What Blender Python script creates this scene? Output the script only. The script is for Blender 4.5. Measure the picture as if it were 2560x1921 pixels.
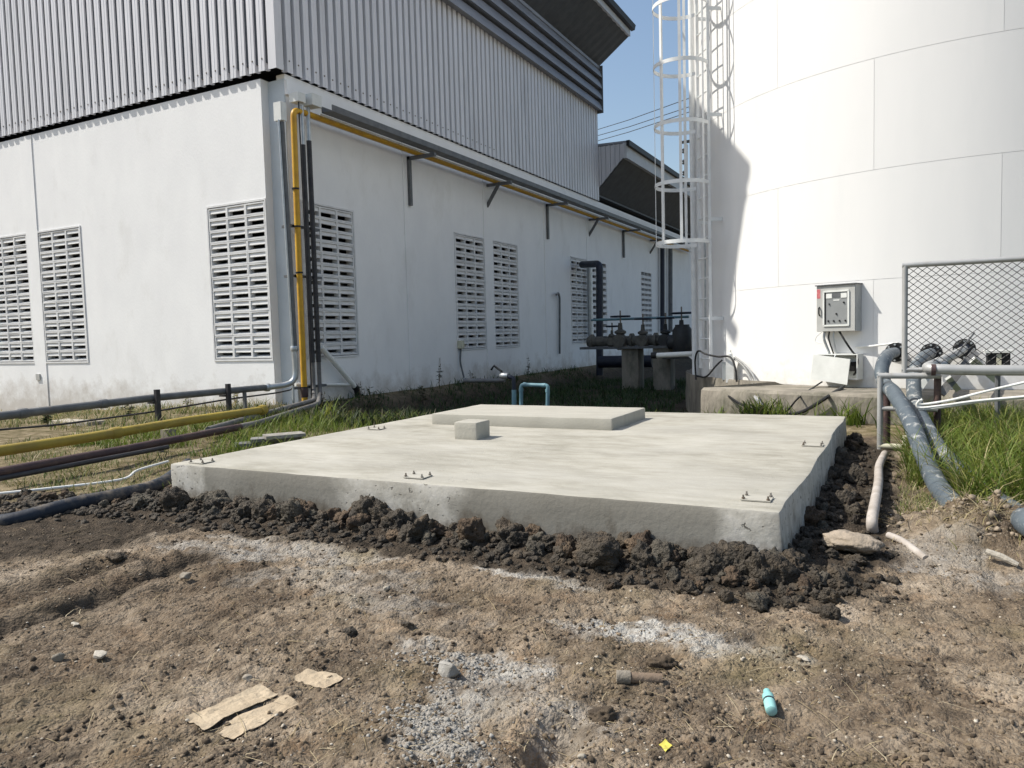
import bpy, bmesh, math, random
import numpy as np
from mathutils import Vector, Matrix
random.seed(7); rng = np.random.default_rng(7)
for o in list(bpy.data.objects): bpy.data.objects.remove(o)
scene = bpy.context.scene; COL = scene.collection

# ------------------------------------------------------------------ camera
cd = bpy.data.cameras.new('camera'); cam = bpy.data.objects.new('camera', cd); COL.objects.link(cam)
FW = Vector((-0.4576146, 0.88680358, -0.06456231)); RT = Vector((0.88913467, 0.45683374, -0.02724826)); UP = RT.cross(FW)
cam.matrix_world = Matrix(((RT.x, UP.x, -FW.x, 0), (RT.y, UP.y, -FW.y, 0), (RT.z, UP.z, -FW.z, 1.0), (0, 0, 0, 1)))
cd.sensor_fit = 'HORIZONTAL'; cd.sensor_width = 36; cd.lens = 36*1880/2560; cd.clip_start = .05; cd.clip_end = 2000
scene.camera = cam
# ------------------------------------------------------------------ sky, sun, exposure
AZ, EL = math.radians(23), math.radians(50.5)
w = bpy.data.worlds.new('World'); scene.world = w; w.use_nodes = True
nt = w.node_tree; bg = nt.nodes['Background']; sk = nt.nodes.new('ShaderNodeTexSky')
sk.sky_type = 'NISHITA'; sk.sun_disc = False; sk.sun_elevation = EL
sk.sun_rotation = math.radians(247)
sk.air_density = 1.25; sk.dust_density = 2.0; sk.ozone_density = 1.3
bg.inputs['Strength'].default_value = 0.115
nt.links.new(sk.outputs[0], bg.inputs[0])
ld = bpy.data.lights.new('sun', 'SUN'); ld.energy = 4.2; ld.angle = math.radians(.55); ld.color = (1, .955, .87)
sun = bpy.data.objects.new('sun', ld); COL.objects.link(sun)
D = Vector((math.cos(EL)*math.cos(AZ), math.cos(EL)*math.sin(AZ), -math.sin(EL)))
sun.rotation_euler = D.to_track_quat('-Z', 'Y').to_euler(); sun.location = (-20, -4, 30)
vs = scene.view_settings; vs.view_transform = 'Standard'; vs.look = 'None'; vs.gamma = 1; vs.use_curve_mapping = False
vs.exposure = 0.43

# ------------------------------------------------------------------ measuring helpers (photo survey -> metres)
CAM = Vector((0, 0, 1.0))
def ray(x, y): return (RT*(x-1280) - UP*(y-960.5) + FW*1880).normalized()
def G(x, y, z=0.0):
    r = ray(x, y); return CAM + r*((z-1.0)/r.z)
def WX(x, y, X):
    r = ray(x, y); return CAM + r*(X/r.x)
def WY(x, y, Y):
    r = ray(x, y); return CAM + r*(Y/r.y)
TC = Vector((0.8446, 13.933)); TR = 4.0687
def T(x, y, dR=0.0):
    r = ray(x, y); a = r.x*r.x+r.y*r.y; b = -(TC.x*r.x+TC.y*r.y); c = TC.x**2+TC.y**2-(TR+dR)**2
    return CAM + r*((-b-math.sqrt(max(b*b-a*c, 0)))/a)
def TP(x, y):
    return T(x, y, .08 if y < 960 else .08+(y-960)/32*1.45 if y < 992 else 1.57)
def tang(deg, dR, z):
    a = math.radians(deg); return Vector((TC.x+(TR+dR)*math.cos(a), TC.y+(TR+dR)*math.sin(a), z))

# ------------------------------------------------------------------ numpy gradient noise
_perm = np.random.default_rng(3).permutation(256); _perm = np.concatenate([_perm, _perm])
_g = np.random.default_rng(4).normal(size=(256, 3)); _g /= np.linalg.norm(_g, axis=1)[:, None]
def pn(p):
    p = np.asarray(p, float); i = np.floor(p).astype(int); f = p-i; i &= 255; u = f*f*f*(f*(f*6-15)+10); r = 0
    for dx in (0, 1):
        for dy in (0, 1):
            for dz in (0, 1):
                h = _perm[_perm[_perm[(i[:, 0]+dx) & 255]+((i[:, 1]+dy) & 255)]+((i[:, 2]+dz) & 255)] & 255
                d = ((f-np.array([dx, dy, dz]))*_g[h]).sum(1)
                r = r+d*(u[:, 0] if dx else 1-u[:, 0])*(u[:, 1] if dy else 1-u[:, 1])*(u[:, 2] if dz else 1-u[:, 2])
    return r
def fbm(p, oct=4, gain=.5):
    p = np.asarray(p, float); s = 0; a = 1
    for k in range(oct): s = s+a*pn(p*2**k+17.3*k); a *= gain
    return s
def smooth(a, b, x):
    t = np.clip((x-a)/(b-a), 0, 1); return t*t*(3-2*t)

# ------------------------------------------------------------------ materials
MAT = {}
def M(name, c1, c2=None, scale=4, rough=.7, bump=0, bscale=80, metal=0, spec=.3, stretch=(1, 1, 1), lo=.35, hi=.65, detail=6, c3=None, s3=1.2, lo3=.5, hi3=.72, bdist=.01):
    m = bpy.data.materials.new(name); m.use_nodes = True; t = m.node_tree; n = t.nodes; l = t.links
    b = n['Principled BSDF']; b.inputs['Roughness'].default_value = rough; b.inputs['Metallic'].default_value = metal
    b.inputs['Specular IOR Level'].default_value = spec
    c2 = c2 or tuple(v*.82 for v in c1)
    ge = n.new('ShaderNodeNewGeometry'); mp = n.new('ShaderNodeMapping'); mp.inputs['Scale'].default_value = stretch
    l.new(ge.outputs['Position'], mp.inputs[0])
    no = n.new('ShaderNodeTexNoise'); no.inputs['Scale'].default_value = scale; no.inputs['Detail'].default_value = detail; no.inputs['Roughness'].default_value = .6
    l.new(mp.outputs[0], no.inputs['Vector'])
    r = n.new('ShaderNodeValToRGB'); r.color_ramp.elements[0].position = lo; r.color_ramp.elements[1].position = hi
    r.color_ramp.elements[0].color = (*c1, 1); r.color_ramp.elements[1].color = (*c2, 1); l.new(no.outputs['Fac'], r.inputs[0])
    out = r.outputs[0]
    if c3:
        n3 = n.new('ShaderNodeTexNoise'); n3.inputs['Scale'].default_value = s3; n3.inputs['Detail'].default_value = 9; n3.inputs['Roughness'].default_value = .68
        l.new(mp.outputs[0], n3.inputs['Vector'])
        r3 = n.new('ShaderNodeMapRange'); r3.inputs[1].default_value = lo3; r3.inputs[2].default_value = hi3; l.new(n3.outputs['Fac'], r3.inputs[0])
        mx = n.new('ShaderNodeMix'); mx.data_type = 'RGBA'; l.new(r3.outputs[0], mx.inputs[0]); l.new(out, mx.inputs[6]); mx.inputs[7].default_value = (*c3, 1); out = mx.outputs[2]
    l.new(out, b.inputs['Base Color'])
    if bump:
        nb = n.new('ShaderNodeTexNoise'); nb.inputs['Scale'].default_value = bscale; nb.inputs['Detail'].default_value = 8; l.new(mp.outputs[0], nb.inputs['Vector'])
        bp = n.new('ShaderNodeBump'); bp.inputs['Strength'].default_value = bump; bp.inputs['Distance'].default_value = bdist
        l.new(nb.outputs['Fac'], bp.inputs['Height']); l.new(bp.outputs[0], b.inputs['Normal'])
    MAT[name] = m; return m
M('plaster', (.85, .85, .84), (.80, .80, .795), 1.3, .8, .25, 30, c3=(.64, .63, .60), s3=1.0, lo3=.55, hi3=.95, stretch=(1.3, 1.3, .7))
M('columngrey', (.60, .65, .68), (.54, .59, .62), 2, .7, .2, 30)  # greyer and bluer than the wall plaster
M('grille', (.74, .74, .73), (.64, .64, .64), 5, .85, .3, 60)
M('cladding', (.68, .675, .695), (.61, .605, .62), 3, .45, metal=.15, stretch=(1, 1, .15), c3=(.45, .45, .46), s3=2.2, lo3=.56, hi3=.8)
M('louver', (.30, .31, .34), (.24, .25, .28), 3, .5, metal=.2, stretch=(1, .3, 1))
M('soffit', (.085, .095, .108), (.062, .07, .082), 4, .6)
M('fascia', (.55, .56, .57), (.48, .49, .5), 3, .5)
M('black', (.012, .012, .013), (.02, .02, .02), 8, .5)
M('tankwhite', (.79, .78, .76), (.74, .735, .72), .7, .42, .06, 12, spec=.4, c3=(.68, .69, .68), s3=.9, lo3=.55, hi3=.9, stretch=(1.5, 1.5, .3))
M('ladderwhite', (.80, .81, .80), (.70, .71, .70), 6, .5)
M('plinth', (.30, .27, .22), (.19, .17, .14), 3, .95, .7, 25, c3=(.10, .095, .07), s3=2.5, lo3=.47, hi3=.7, stretch=(1, 1, .45), bdist=.02)
M('yellow', (.62, .36, .03), (.50, .27, .03), 7, .45, .05, 30, c3=(.30, .13, .03), s3=6, lo3=.62, hi3=.75)
M('yellowold', (.36, .27, .045), (.27, .20, .045), 4, .6, .2, 40, c3=(.14, .09, .05), s3=5, lo3=.58, hi3=.75)
M('galv', (.48, .50, .51), (.38, .40, .41), 10, .38, metal=.6)
M('greypipe', (.15, .155, .16), (.10, .105, .11), 6, .5, .1, 40, c3=(.22, .17, .12), s3=7, lo3=.6, hi3=.75)
M('brownpipe', (.05, .03, .035), (.08, .05, .045), 6, .6, .2, 40, c3=(.16, .11, .08), s3=5, lo3=.55, hi3=.75)
M('duct', (.17, .16, .15), (.10, .10, .10), 8, .55, .2, 40, c3=(.28, .26, .22), s3=6, lo3=.55, hi3=.75)
M('blackpipe', (.025, .025, .03), (.05, .048, .05), 8, .45)
M('navypipe', (.015, .02, .035), (.025, .03, .045), 6, .45)
M('pvcblue', (.16, .29, .33), (.12, .22, .26), 6, .4)
M('pvcwhite', (.78, .78, .75), (.66, .66, .62), 6, .45)
M('cream', (.62, .60, .46), (.52, .50, .38), 6, .5)
M('boxwhite', (.72, .73, .70), (.62, .63, .60), 5, .5)
M('cabinet', (.45, .45, .43), (.38, .38, .36), 5, .5, c3=(.30, .27, .22), s3=5, lo3=.6, hi3=.8)
M('panelgrey', (.26, .27, .27), (.23, .24, .24), 6, .5)
M('red', (.45, .06, .08), (.55, .2, .2), 25, .6)
M('hose', (.105, .128, .145), (.07, .088, .105), 5, .5, .3, 40, c3=(.42, .42, .40), s3=13, lo3=.545, hi3=.66)
M('hoseblue', (.028, .034, .045), (.018, .022, .032), 5, .6, .4, 25, c3=(.20, .165, .125), s3=6, lo3=.50, hi3=.70)
M('steelpipe', (.44, .44, .43), (.36, .36, .35), 6, .45, metal=.3, c3=(.28, .25, .2), s3=6, lo3=.6, hi3=.8)
M('dirtyhose', (.46, .42, .38), (.32, .28, .24), 9, .7, .2, 40)
M('wire', (.022, .022, .025), (.05, .05, .05), 30, .5, metal=.5)
M('clod', (.080, .066, .049), (.040, .033, .025), 9, .72, 1.0, 70, c3=(.135, .098, .062), s3=7, lo3=.50, hi3=.75, bdist=.03)
M('crumb', (.235, .18, .122), (.12, .09, .06), 20, .95, .5, 120)
M('crumbdark', (.10, .075, .05), (.05, .038, .027), 20, .95, .5, 120)
M('flatrock', (.36, .30, .235), (.24, .20, .155), 8, .95, .7, 40, c3=(.13, .10, .075), s3=9, lo3=.55, hi3=.75, bdist=.02)
M('chip', (.50, .455, .38), (.36, .31, .24), 20, .9, .4, 120)
M('claydry', (.34, .275, .205), (.22, .18, .135), 9, .95, .6, 60, bdist=.01)
M('stone', (.33, .29, .235), (.20, .175, .14), 12, .9, .6, 70)
M('stonepale', (.42, .385, .325), (.29, .26, .21), 12, .9, .6, 70)
M('clodbrown', (.115, .080, .052), (.060, .043, .030), 9, .85, 1.0, 70, c3=(.17, .125, .08), s3=8, lo3=.5, hi3=.75, bdist=.03)
M('clodgrey', (.105, .092, .070), (.058, .050, .039), 9, .8, 1.0, 70, c3=(.17, .15, .115), s3=8, lo3=.5, hi3=.75, bdist=.03)
M('rubble', (.34, .325, .295), (.19, .175, .15), 14, .95, .5, 90)
M('paper', (.45, .365, .255), (.34, .27, .185), 9, .85, .5, 70, c3=(.20, .15, .10), s3=7, lo3=.6, hi3=.8)
M('straw', (.40, .30, .14), (.26, .2, .1), 9, .8)
M('teal', (.20, .46, .44), (.30, .53, .51), 9, .35)
M('yellowpaper', (.62, .54, .10), (.55, .48, .09), 9, .6)
M('wood', (.15, .105, .07), (.26, .2, .15), 14, .8, .4, 60, stretch=(1, 1, 1))
M('plank', (.22, .215, .21), (.12, .12, .12), 6, .85, .4, 40)
M('pump', (.03, .032, .035), (.05, .05, .05), 6, .5)
M('valve', (.15, .14, .12), (.08, .077, .068), 10, .6, .2, 40)
M('steel', (.30, .29, .27), (.16, .12, .09), 40, .45, metal=.6)
M('pedestal', (.41, .392, .34), (.355, .338, .29), 3, .9, .25, 60, stretch=(1, 3, 1))

def splash(name, z0_, z1_, col, k, sc=2.5):
    m = MAT[name]; n = m.node_tree.nodes; l = m.node_tree.links; b = n['Principled BSDF']; src = b.inputs['Base Color'].links[0].from_socket
    ge = n.new('ShaderNodeNewGeometry'); sx = n.new('ShaderNodeSeparateXYZ'); l.new(ge.outputs['Position'], sx.inputs[0])
    no = n.new('ShaderNodeTexNoise'); no.inputs['Scale'].default_value = sc; no.inputs['Detail'].default_value = 9; no.inputs['Roughness'].default_value = .7; l.new(ge.outputs['Position'], no.inputs['Vector'])
    ma = n.new('ShaderNodeMath'); ma.operation = 'MULTIPLY_ADD'; l.new(no.outputs['Fac'], ma.inputs[0]); ma.inputs[1].default_value = -1.6; l.new(sx.outputs[2], ma.inputs[2])
    mr = n.new('ShaderNodeMapRange'); mr.inputs[1].default_value = z1_-.8; mr.inputs[2].default_value = z0_-.8; mr.inputs[4].default_value = k; l.new(ma.outputs[0], mr.inputs[0])
    mx = n.new('ShaderNodeMix'); mx.data_type = 'RGBA'; l.new(mr.outputs[0], mx.inputs[0]); l.new(src, mx.inputs[6]); mx.inputs[7].default_value = (*col, 1); l.new(mx.outputs[2], b.inputs['Base Color'])
splash('plaster', -.1, .42, (.36, .31, .25), .6); splash('tankwhite', .1, .5, (.5, .46, .39), .5, 4)
def slab_material():
    m = bpy.data.materials.new('slabconcrete'); m.use_nodes = True; t = m.node_tree; n = t.nodes; l = t.links
    b = n['Principled BSDF']; b.inputs['Roughness'].default_value = .9; b.inputs['Specular IOR Level'].default_value = .2
    ge = n.new('ShaderNodeNewGeometry')
    def noise(scale, st, det=6, ro=.6):
        mp = n.new('ShaderNodeMapping'); mp.inputs['Scale'].default_value = st; l.new(ge.outputs['Position'], mp.inputs[0])
        no = n.new('ShaderNodeTexNoise'); no.inputs['Scale'].default_value = scale; no.inputs['Detail'].default_value = det; no.inputs['Roughness'].default_value = ro
        l.new(mp.outputs[0], no.inputs['Vector']); return no.outputs['Fac']
    def ramp(f, stops):
        r = n.new('ShaderNodeValToRGB'); e = r.color_ramp.elements
        while len(e) < len(stops): e.new(.5)
        for k, (p, c) in enumerate(stops): e[k].position = p; e[k].color = (*c, 1) if len(c) == 3 else c
        l.new(f, r.inputs[0]); return r.outputs[0]
    def mix(f, a, c):
        x = n.new('ShaderNodeMix'); x.data_type = 'RGBA'; l.new(f, x.inputs[0]); l.new(a, x.inputs[6])
        if isinstance(c, tuple): x.inputs[7].default_value = (*c, 1)
        else: l.new(c, x.inputs[7])
        return x.outputs[2]
    def math_(op, a, b_):
        x = n.new('ShaderNodeMath'); x.operation = op
        for k, v in ((0, a), (1, b_)):
            if isinstance(v, (int, float)): x.inputs[k].default_value = v
            else: l.new(v, x.inputs[k])
        return x.outputs[0]
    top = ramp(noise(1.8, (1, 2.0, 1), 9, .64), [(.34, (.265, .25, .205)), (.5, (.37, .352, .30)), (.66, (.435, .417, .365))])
    streak = ramp(noise(4.2, (.9, 4.2, 1), 7, .66), [(.52, (0, 0, 0)), (.72, (1, 1, 1))])
    top = mix(math_('MULTIPLY', streak, .6), top, (.275, .258, .215))
    blot = ramp(noise(1.1, (1, 1.6, 1), 7, .6), [(.45, (0, 0, 0)), (.68, (1, 1, 1))])
    top = mix(math_('MULTIPLY', blot, .6), top, (.325, .312, .275))
    fine = ramp(noise(9, (1, 4, 1), 5, .6), [(.55, (0, 0, 0)), (.75, (1, 1, 1))])
    top = mix(math_('MULTIPLY', fine, .35), top, (.51, .488, .425))
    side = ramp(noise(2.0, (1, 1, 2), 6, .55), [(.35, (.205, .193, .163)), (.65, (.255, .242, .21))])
    sx = n.new('ShaderNodeSeparateXYZ'); l.new(ge.outputs['Position'], sx.inputs[0])
    wob = math_('MULTIPLY', math_('SUBTRACT', noise(4, (1, 1, 1), 5), .5), .28)
    xw = math_('ADD', sx.outputs[0], wob)
    masks = []
    for c, hw in ((-4.02, .25), (-2.35, .42), (-.47, .22)):
        d = math_('ABSOLUTE', math_('SUBTRACT', xw, c), 0)
        r = n.new('ShaderNodeMapRange'); r.inputs[1].default_value = hw; r.inputs[2].default_value = hw*.72; l.new(d, r.inputs[0]); masks.append(r.outputs[0])
    mk = math_('MAXIMUM', math_('MAXIMUM', masks[0], masks[1]), masks[2])
    raw = ramp(noise(7, (1, 1, 1), 7, .65), [(.33, (.34, .32, .275)), (.52, (.47, .45, .40)), (.7, (.56, .54, .50))])
    pits = ramp(noise(26, (1, 1, 1.2), 4, .6), [(.33, (1, 1, 1)), (.39, (0, 0, 0))])
    raw = mix(pits, raw, (.14, .13, .11))
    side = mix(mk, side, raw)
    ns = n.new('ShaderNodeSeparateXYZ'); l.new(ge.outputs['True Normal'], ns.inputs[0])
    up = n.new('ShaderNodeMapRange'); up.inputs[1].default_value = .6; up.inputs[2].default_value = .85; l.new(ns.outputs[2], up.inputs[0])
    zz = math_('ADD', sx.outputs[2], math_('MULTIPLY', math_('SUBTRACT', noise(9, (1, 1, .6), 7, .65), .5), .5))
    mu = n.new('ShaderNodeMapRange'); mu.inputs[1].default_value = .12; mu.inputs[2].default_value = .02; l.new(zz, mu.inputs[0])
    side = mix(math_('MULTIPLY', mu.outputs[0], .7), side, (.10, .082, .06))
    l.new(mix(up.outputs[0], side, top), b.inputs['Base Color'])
    h = math_('ADD', math_('MULTIPLY', noise(40, (1, 2, 1), 6), .6), math_('MULTIPLY', math_('MULTIPLY', pits, mk), -1.5))
    bp = n.new('ShaderNodeBump'); bp.inputs['Strength'].default_value = .35; bp.inputs['Distance'].default_value = .012
    l.new(h, bp.inputs['Height']); l.new(bp.outputs[0], b.inputs['Normal'])
    MAT['slab'] = m
slab_material()

def ground_material():
    m = bpy.data.materials.new('soil'); m.use_nodes = True; t = m.node_tree; n = t.nodes; l = t.links
    b = n['Principled BSDF']; b.inputs['Roughness'].default_value = .95; b.inputs['Specular IOR Level'].default_value = .12
    ge = n.new('ShaderNodeNewGeometry')
    def noise(scale, det=8, ro=.62, dist=0):
        no = n.new('ShaderNodeTexNoise'); no.inputs['Scale'].default_value = scale; no.inputs['Detail'].default_value = det; no.inputs['Roughness'].default_value = ro
        no.inputs['Distortion'].default_value = dist
        l.new(ge.outputs['Position'], no.inputs['Vector']); return no.outputs['Fac']
    def ramp(f, stops):
        r = n.new('ShaderNodeValToRGB'); e = r.color_ramp.elements
        while len(e) < len(stops): e.new(.5)
        for k, (p, c) in enumerate(stops): e[k].position = p; e[k].color = (*c, 1)
        l.new(f, r.inputs[0]); return r.outputs[0]
    def mix(f, a, c):
        x = n.new('ShaderNodeMix'); x.data_type = 'RGBA'; l.new(f, x.inputs[0]); l.new(a, x.inputs[6])
        if isinstance(c, tuple): x.inputs[7].default_value = (*c, 1)
        else: l.new(c, x.inputs[7])
        return x.outputs[2]
    def mul(a, v):
        x = n.new('ShaderNodeMath'); x.operation = 'MULTIPLY'; l.new(a, x.inputs[0])
        if isinstance(v, (int, float)): x.inputs[1].default_value = v
        else: l.new(v, x.inputs[1])
        return x.outputs[0]
    base = ramp(noise(2.4, 11, .7, .0), [(.36, (.052, .038, .027)), (.44, (.14, .106, .073)), (.52, (.27, .212, .15)), (.64, (.42, .348, .265))])
    spots = ramp(noise(28, 6, .68), [(.42, (0, 0, 0)), (.62, (1, 1, 1))])
    base = mix(mul(spots, .4), base, (.26, .21, .155))
    dk = ramp(noise(11, 9, .7), [(.50, (0, 0, 0)), (.66, (1, 1, 1))])
    base = mix(mul(dk, .72), base, (.062, .048, .036))
    och = ramp(noise(5, 6, .6), [(.55, (0, 0, 0)), (.75, (1, 1, 1))])
    base = mix(mul(och, .42), base, (.33, .20, .105))
    grit = ramp(noise(110, 3, .6), [(.585, (0, 0, 0)), (.68, (1, 1, 1))])
    base = mix(mul(grit, .65), base, (.43, .385, .315))
    sp2 = ramp(noise(55, 6, .72), [(.50, (0, 0, 0)), (.60, (1, 1, 1))])
    base = mix(mul(sp2, .42), base, (.055, .041, .03))
    lg = ramp(noise(.9, 5, .6), [(.42, (0, 0, 0)), (.62, (1, 1, 1))])
    base = mix(mul(lg, .42), base, (.095, .068, .045))
    at = n.new('ShaderNodeAttribute'); at.attribute_name = 'mask'; sp = n.new('ShaderNodeSeparateColor'); l.new(at.outputs['Color'], sp.inputs[0])
    cem = mix(dk, ramp(noise(14, 7, .65), [(.35, (.30, .28, .245)), (.65, (.52, .505, .465))]), (.22, .18, .14))
    base = mix(sp.outputs[0], base, cem)
    grs = ramp(noise(6, 8, .65), [(.35, (.085, .075, .035)), (.5, (.18, .145, .085)), (.65, (.30, .245, .16))])
    base = mix(sp.outputs[1], base, grs)
    wet_shade = ramp(noise(12, 8, .65), [(.35, (.030, .025, .019)), (.65, (.085, .066, .048))])
    base = mix(sp.outputs[2], base, wet_shade)
    l.new(base, b.inputs['Base Color'])
    vo = n.new('ShaderNodeTexVoronoi'); vo.inputs['Scale'].default_value = 75; vo.inputs['Randomness'].default_value = 1
    wv = n.new('ShaderNodeVectorMath'); wv.operation = 'MULTIPLY_ADD'; nn = n.new('ShaderNodeTexNoise'); nn.inputs['Scale'].default_value = 30; l.new(ge.outputs['Position'], nn.inputs['Vector'])
    l.new(nn.outputs['Color'], wv.inputs[0]); wv.inputs[1].default_value = (.03, .03, .03); l.new(ge.outputs['Position'], wv.inputs[2]); l.new(wv.outputs[0], vo.inputs['Vector'])
    h2 = n.new('ShaderNodeMath'); h2.operation = 'ADD'; l.new(mul(noise(60, 6, .6), .7), h2.inputs[0]); l.new(mul(vo.outputs['Distance'], -.55), h2.inputs[1])
    hb = n.new('ShaderNodeMath'); hb.operation = 'ADD'; l.new(h2.outputs[0], hb.inputs[0]); l.new(mul(noise(170, 4, .6), .35), hb.inputs[1])
    bp = n.new('ShaderNodeBump'); bp.inputs['Strength'].default_value = .8; bp.inputs['Distance'].default_value = .022
    l.new(hb.outputs[0], bp.inputs['Height']); l.new(bp.outputs[0], b.inputs['Normal'])
    MAT['soil'] = m
ground_material()

def leaf_material(name, cols, trans=.35):
    m = bpy.data.materials.new(name); m.use_nodes = True; t = m.node_tree; n = t.nodes; l = t.links
    b = n['Principled BSDF']; b.inputs['Roughness'].default_value = .55; b.inputs['Specular IOR Level'].default_value = .25
    at = n.new('ShaderNodeAttribute'); at.attribute_name = 'tint'
    r = n.new('ShaderNodeValToRGB'); e = r.color_ramp.elements
    while len(e) < len(cols): e.new(.5)
    for k, (p, c) in enumerate(cols): e[k].position = p; e[k].color = (*c, 1)
    l.new(at.outputs['Fac'], r.inputs[0]); l.new(r.outputs[0], b.inputs['Base Color'])
    tr = n.new('ShaderNodeBsdfTranslucent'); l.new(r.outputs[0], tr.inputs[0])
    mx = n.new('ShaderNodeMixShader'); mx.inputs[0].default_value = trans
    l.new(b.outputs[0], mx.inputs[1]); l.new(tr.outputs[0], mx.inputs[2]); l.new(mx.outputs[0], n['Material Output'].inputs[0])
    MAT[name] = m
leaf_material('grassgreen', [(0, (.075, .125, .018)), (.5, (.14, .19, .03)), (.85, (.22, .23, .05)), (1, (.36, .31, .15))])
leaf_material('grassshade', [(0, (.022, .050, .014)), (.7, (.042, .080, .022)), (1, (.09, .11, .045))], .25)  # dark grass, lowered further so the colour carries the shade there
leaf_material('grassdry', [(0, (.075, .115, .025)), (.4, (.15, .17, .05)), (.75, (.34, .28, .14)), (1, (.45, .38, .24))])
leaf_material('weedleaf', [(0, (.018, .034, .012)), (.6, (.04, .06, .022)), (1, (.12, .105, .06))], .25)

# ------------------------------------------------------------------ mesh helpers
class MB:
    def __init__(s): s.v = []; s.f = []
    def add(s, v, f):
        k = len(s.v); s.v += [tuple(p) for p in v]; s.f += [tuple(i+k for i in q) for q in f]; return s
    def box(s, c, d, ax=None):
        c = Vector(c); ax = ax or (Vector((1, 0, 0)), Vector((0, 1, 0)), Vector((0, 0, 1)))
        v = [c+ax[0]*(d[0]/2*i)+ax[1]*(d[1]/2*j)+ax[2]*(d[2]/2*k) for k in (-1, 1) for j in (-1, 1) for i in (-1, 1)]
        return s.add(v, [(0, 2, 3, 1), (4, 5, 7, 6), (0, 1, 5, 4), (2, 6, 7, 3), (0, 4, 6, 2), (1, 3, 7, 5)])
    def bb(s, a, b):
        return s.box([(a[i]+b[i])/2 for i in range(3)], [abs(b[i]-a[i]) for i in range(3)])
    def tube(s, pts, r, seg=10, caps=True, radii=None):
        pts = [Vector(p) for p in pts]; n = len(pts); rings = []; prev = None
        for i, p in enumerate(pts):
            d = (pts[min(i+1, n-1)]-pts[max(i-1, 0)]).normalized()
            if prev is None:
                a = d.cross(Vector((0, 0, 1)));  a = a if a.length > .1 else d.cross(Vector((1, 0, 0)))
            else: a = prev-d*prev.dot(d)
            a.normalize(); prev = a; b = d.cross(a); rr = radii[i] if radii else r
            rings.append([p+(a*math.cos(2*math.pi*k/seg)+b*math.sin(2*math.pi*k/seg))*rr for k in range(seg)])
        v = [q for R_ in rings for q in R_]; f = []
        for i in range(n-1):
            for k in range(seg): f.append((i*seg+k, i*seg+(k+1) % seg, (i+1)*seg+(k+1) % seg, (i+1)*seg+k))
        if caps: f.append(tuple(range(seg))[::-1]); f.append(tuple((n-1)*seg+k for k in range(seg)))
        return s.add(v, f)
    def prism(s, poly, off):
        n = len(poly); off = Vector(off); v = [Vector(p) for p in poly]+[Vector(p)+off for p in poly]
        return s.add(v, [tuple(range(n))[::-1], tuple(range(n, 2*n))]+[(k, (k+1) % n, n+(k+1) % n, n+k) for k in range(n)])
    def lathe(s, base, axis, prof, seg=14):
        base = Vector(base); axis = Vector(axis).normalized(); pts = [base+axis*h for h, r in prof]
        d = axis; a = d.cross(Vector((0, 0, 1))); a = a if a.length > .1 else d.cross(Vector((1, 0, 0))); a.normalize(); b = d.cross(a)
        v = [p+(a*math.cos(2*math.pi*k/seg)+b*math.sin(2*math.pi*k/seg))*r for p, (h, r) in zip(pts, prof) for k in range(seg)]; f = []
        for i in range(len(prof)-1):
            for k in range(seg): f.append((i*seg+k, i*seg+(k+1) % seg, (i+1)*seg+(k+1) % seg, (i+1)*seg+k))
        n = len(prof); f.append(tuple(range(seg))[::-1]); f.append(tuple((n-1)*seg+k for k in range(seg)))
        return s.add(v, f)
    def torus(s, c, axis, R, r, seg=24, sub=6, a0=0, a1=2*math.pi, xdir=None):
        c = Vector(c); axis = Vector(axis).normalized()
        a = Vector(xdir).normalized() if xdir else (axis.cross(Vector((0, 0, 1))) if abs(axis.z) < .9 else Vector((1, 0, 0))).normalized()
        b = axis.cross(a); full = abs(a1-a0-2*math.pi) < 1e-4; m = seg if full else seg+1
        v = []; f = []
        for i in range(m):
            t = a0+(a1-a0)*i/seg; e = a*math.cos(t)+b*math.sin(t)
            for k in range(sub):
                q = 2*math.pi*k/sub; v.append(c+e*(R+r*math.cos(q))+axis*(r*math.sin(q)))
        for i in range(m if full else m-1):
            j = (i+1) % m
            for k in range(sub): f.append((i*sub+k, i*sub+(k+1) % sub, j*sub+(k+1) % sub, j*sub+k))
        return s.add(v, f)
    def build(s, name, mat, parent=None, smooth=False, rot=None):
        return mesh_obj(name, s.v, s.f, mat, parent, smooth)
def mesh_obj(name, v, f, mat, parent=None, smooth=False, origin=None):
    a = np.array(v, float)
    o3 = Vector(origin) if origin else Vector(((a[:, 0].min()+a[:, 0].max())/2, (a[:, 1].min()+a[:, 1].max())/2, a[:, 2].min()))
    me = bpy.data.meshes.new(name); me.from_pydata([tuple(p) for p in (a-np.array(o3))], [], f); me.update()
    me.materials.append(MAT[mat])
    if smooth:
        me.polygons.foreach_set('use_smooth', [True]*len(me.polygons))
        bm = bmesh.new(); bm.from_mesh(me)
        for e in bm.edges:
            if len(e.link_faces) == 2 and e.calc_face_angle(0) > .7: e.smooth = False
        bm.to_mesh(me); bm.free()
    ob = bpy.data.objects.new(name, me); COL.objects.link(ob); ob.location = o3
    if parent: ob.parent = parent; ob.location = o3-wloc(parent)
    return ob
def wloc(o):
    p = Vector(o.location)
    while o.parent: o = o.parent; p += Vector(o.location)
    return p
def tag(o, label=None, cat=None, group=None, kind=None):
    if label: o['label'] = label
    if cat: o['category'] = cat
    if group: o['group'] = group
    if kind: o['kind'] = kind
    return o
def thing(name, loc, label, cat, group=None):
    o = bpy.data.objects.new(name, None); COL.objects.link(o); o.location = loc; o.empty_display_size = .1
    return tag(o, label, cat, group)
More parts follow.
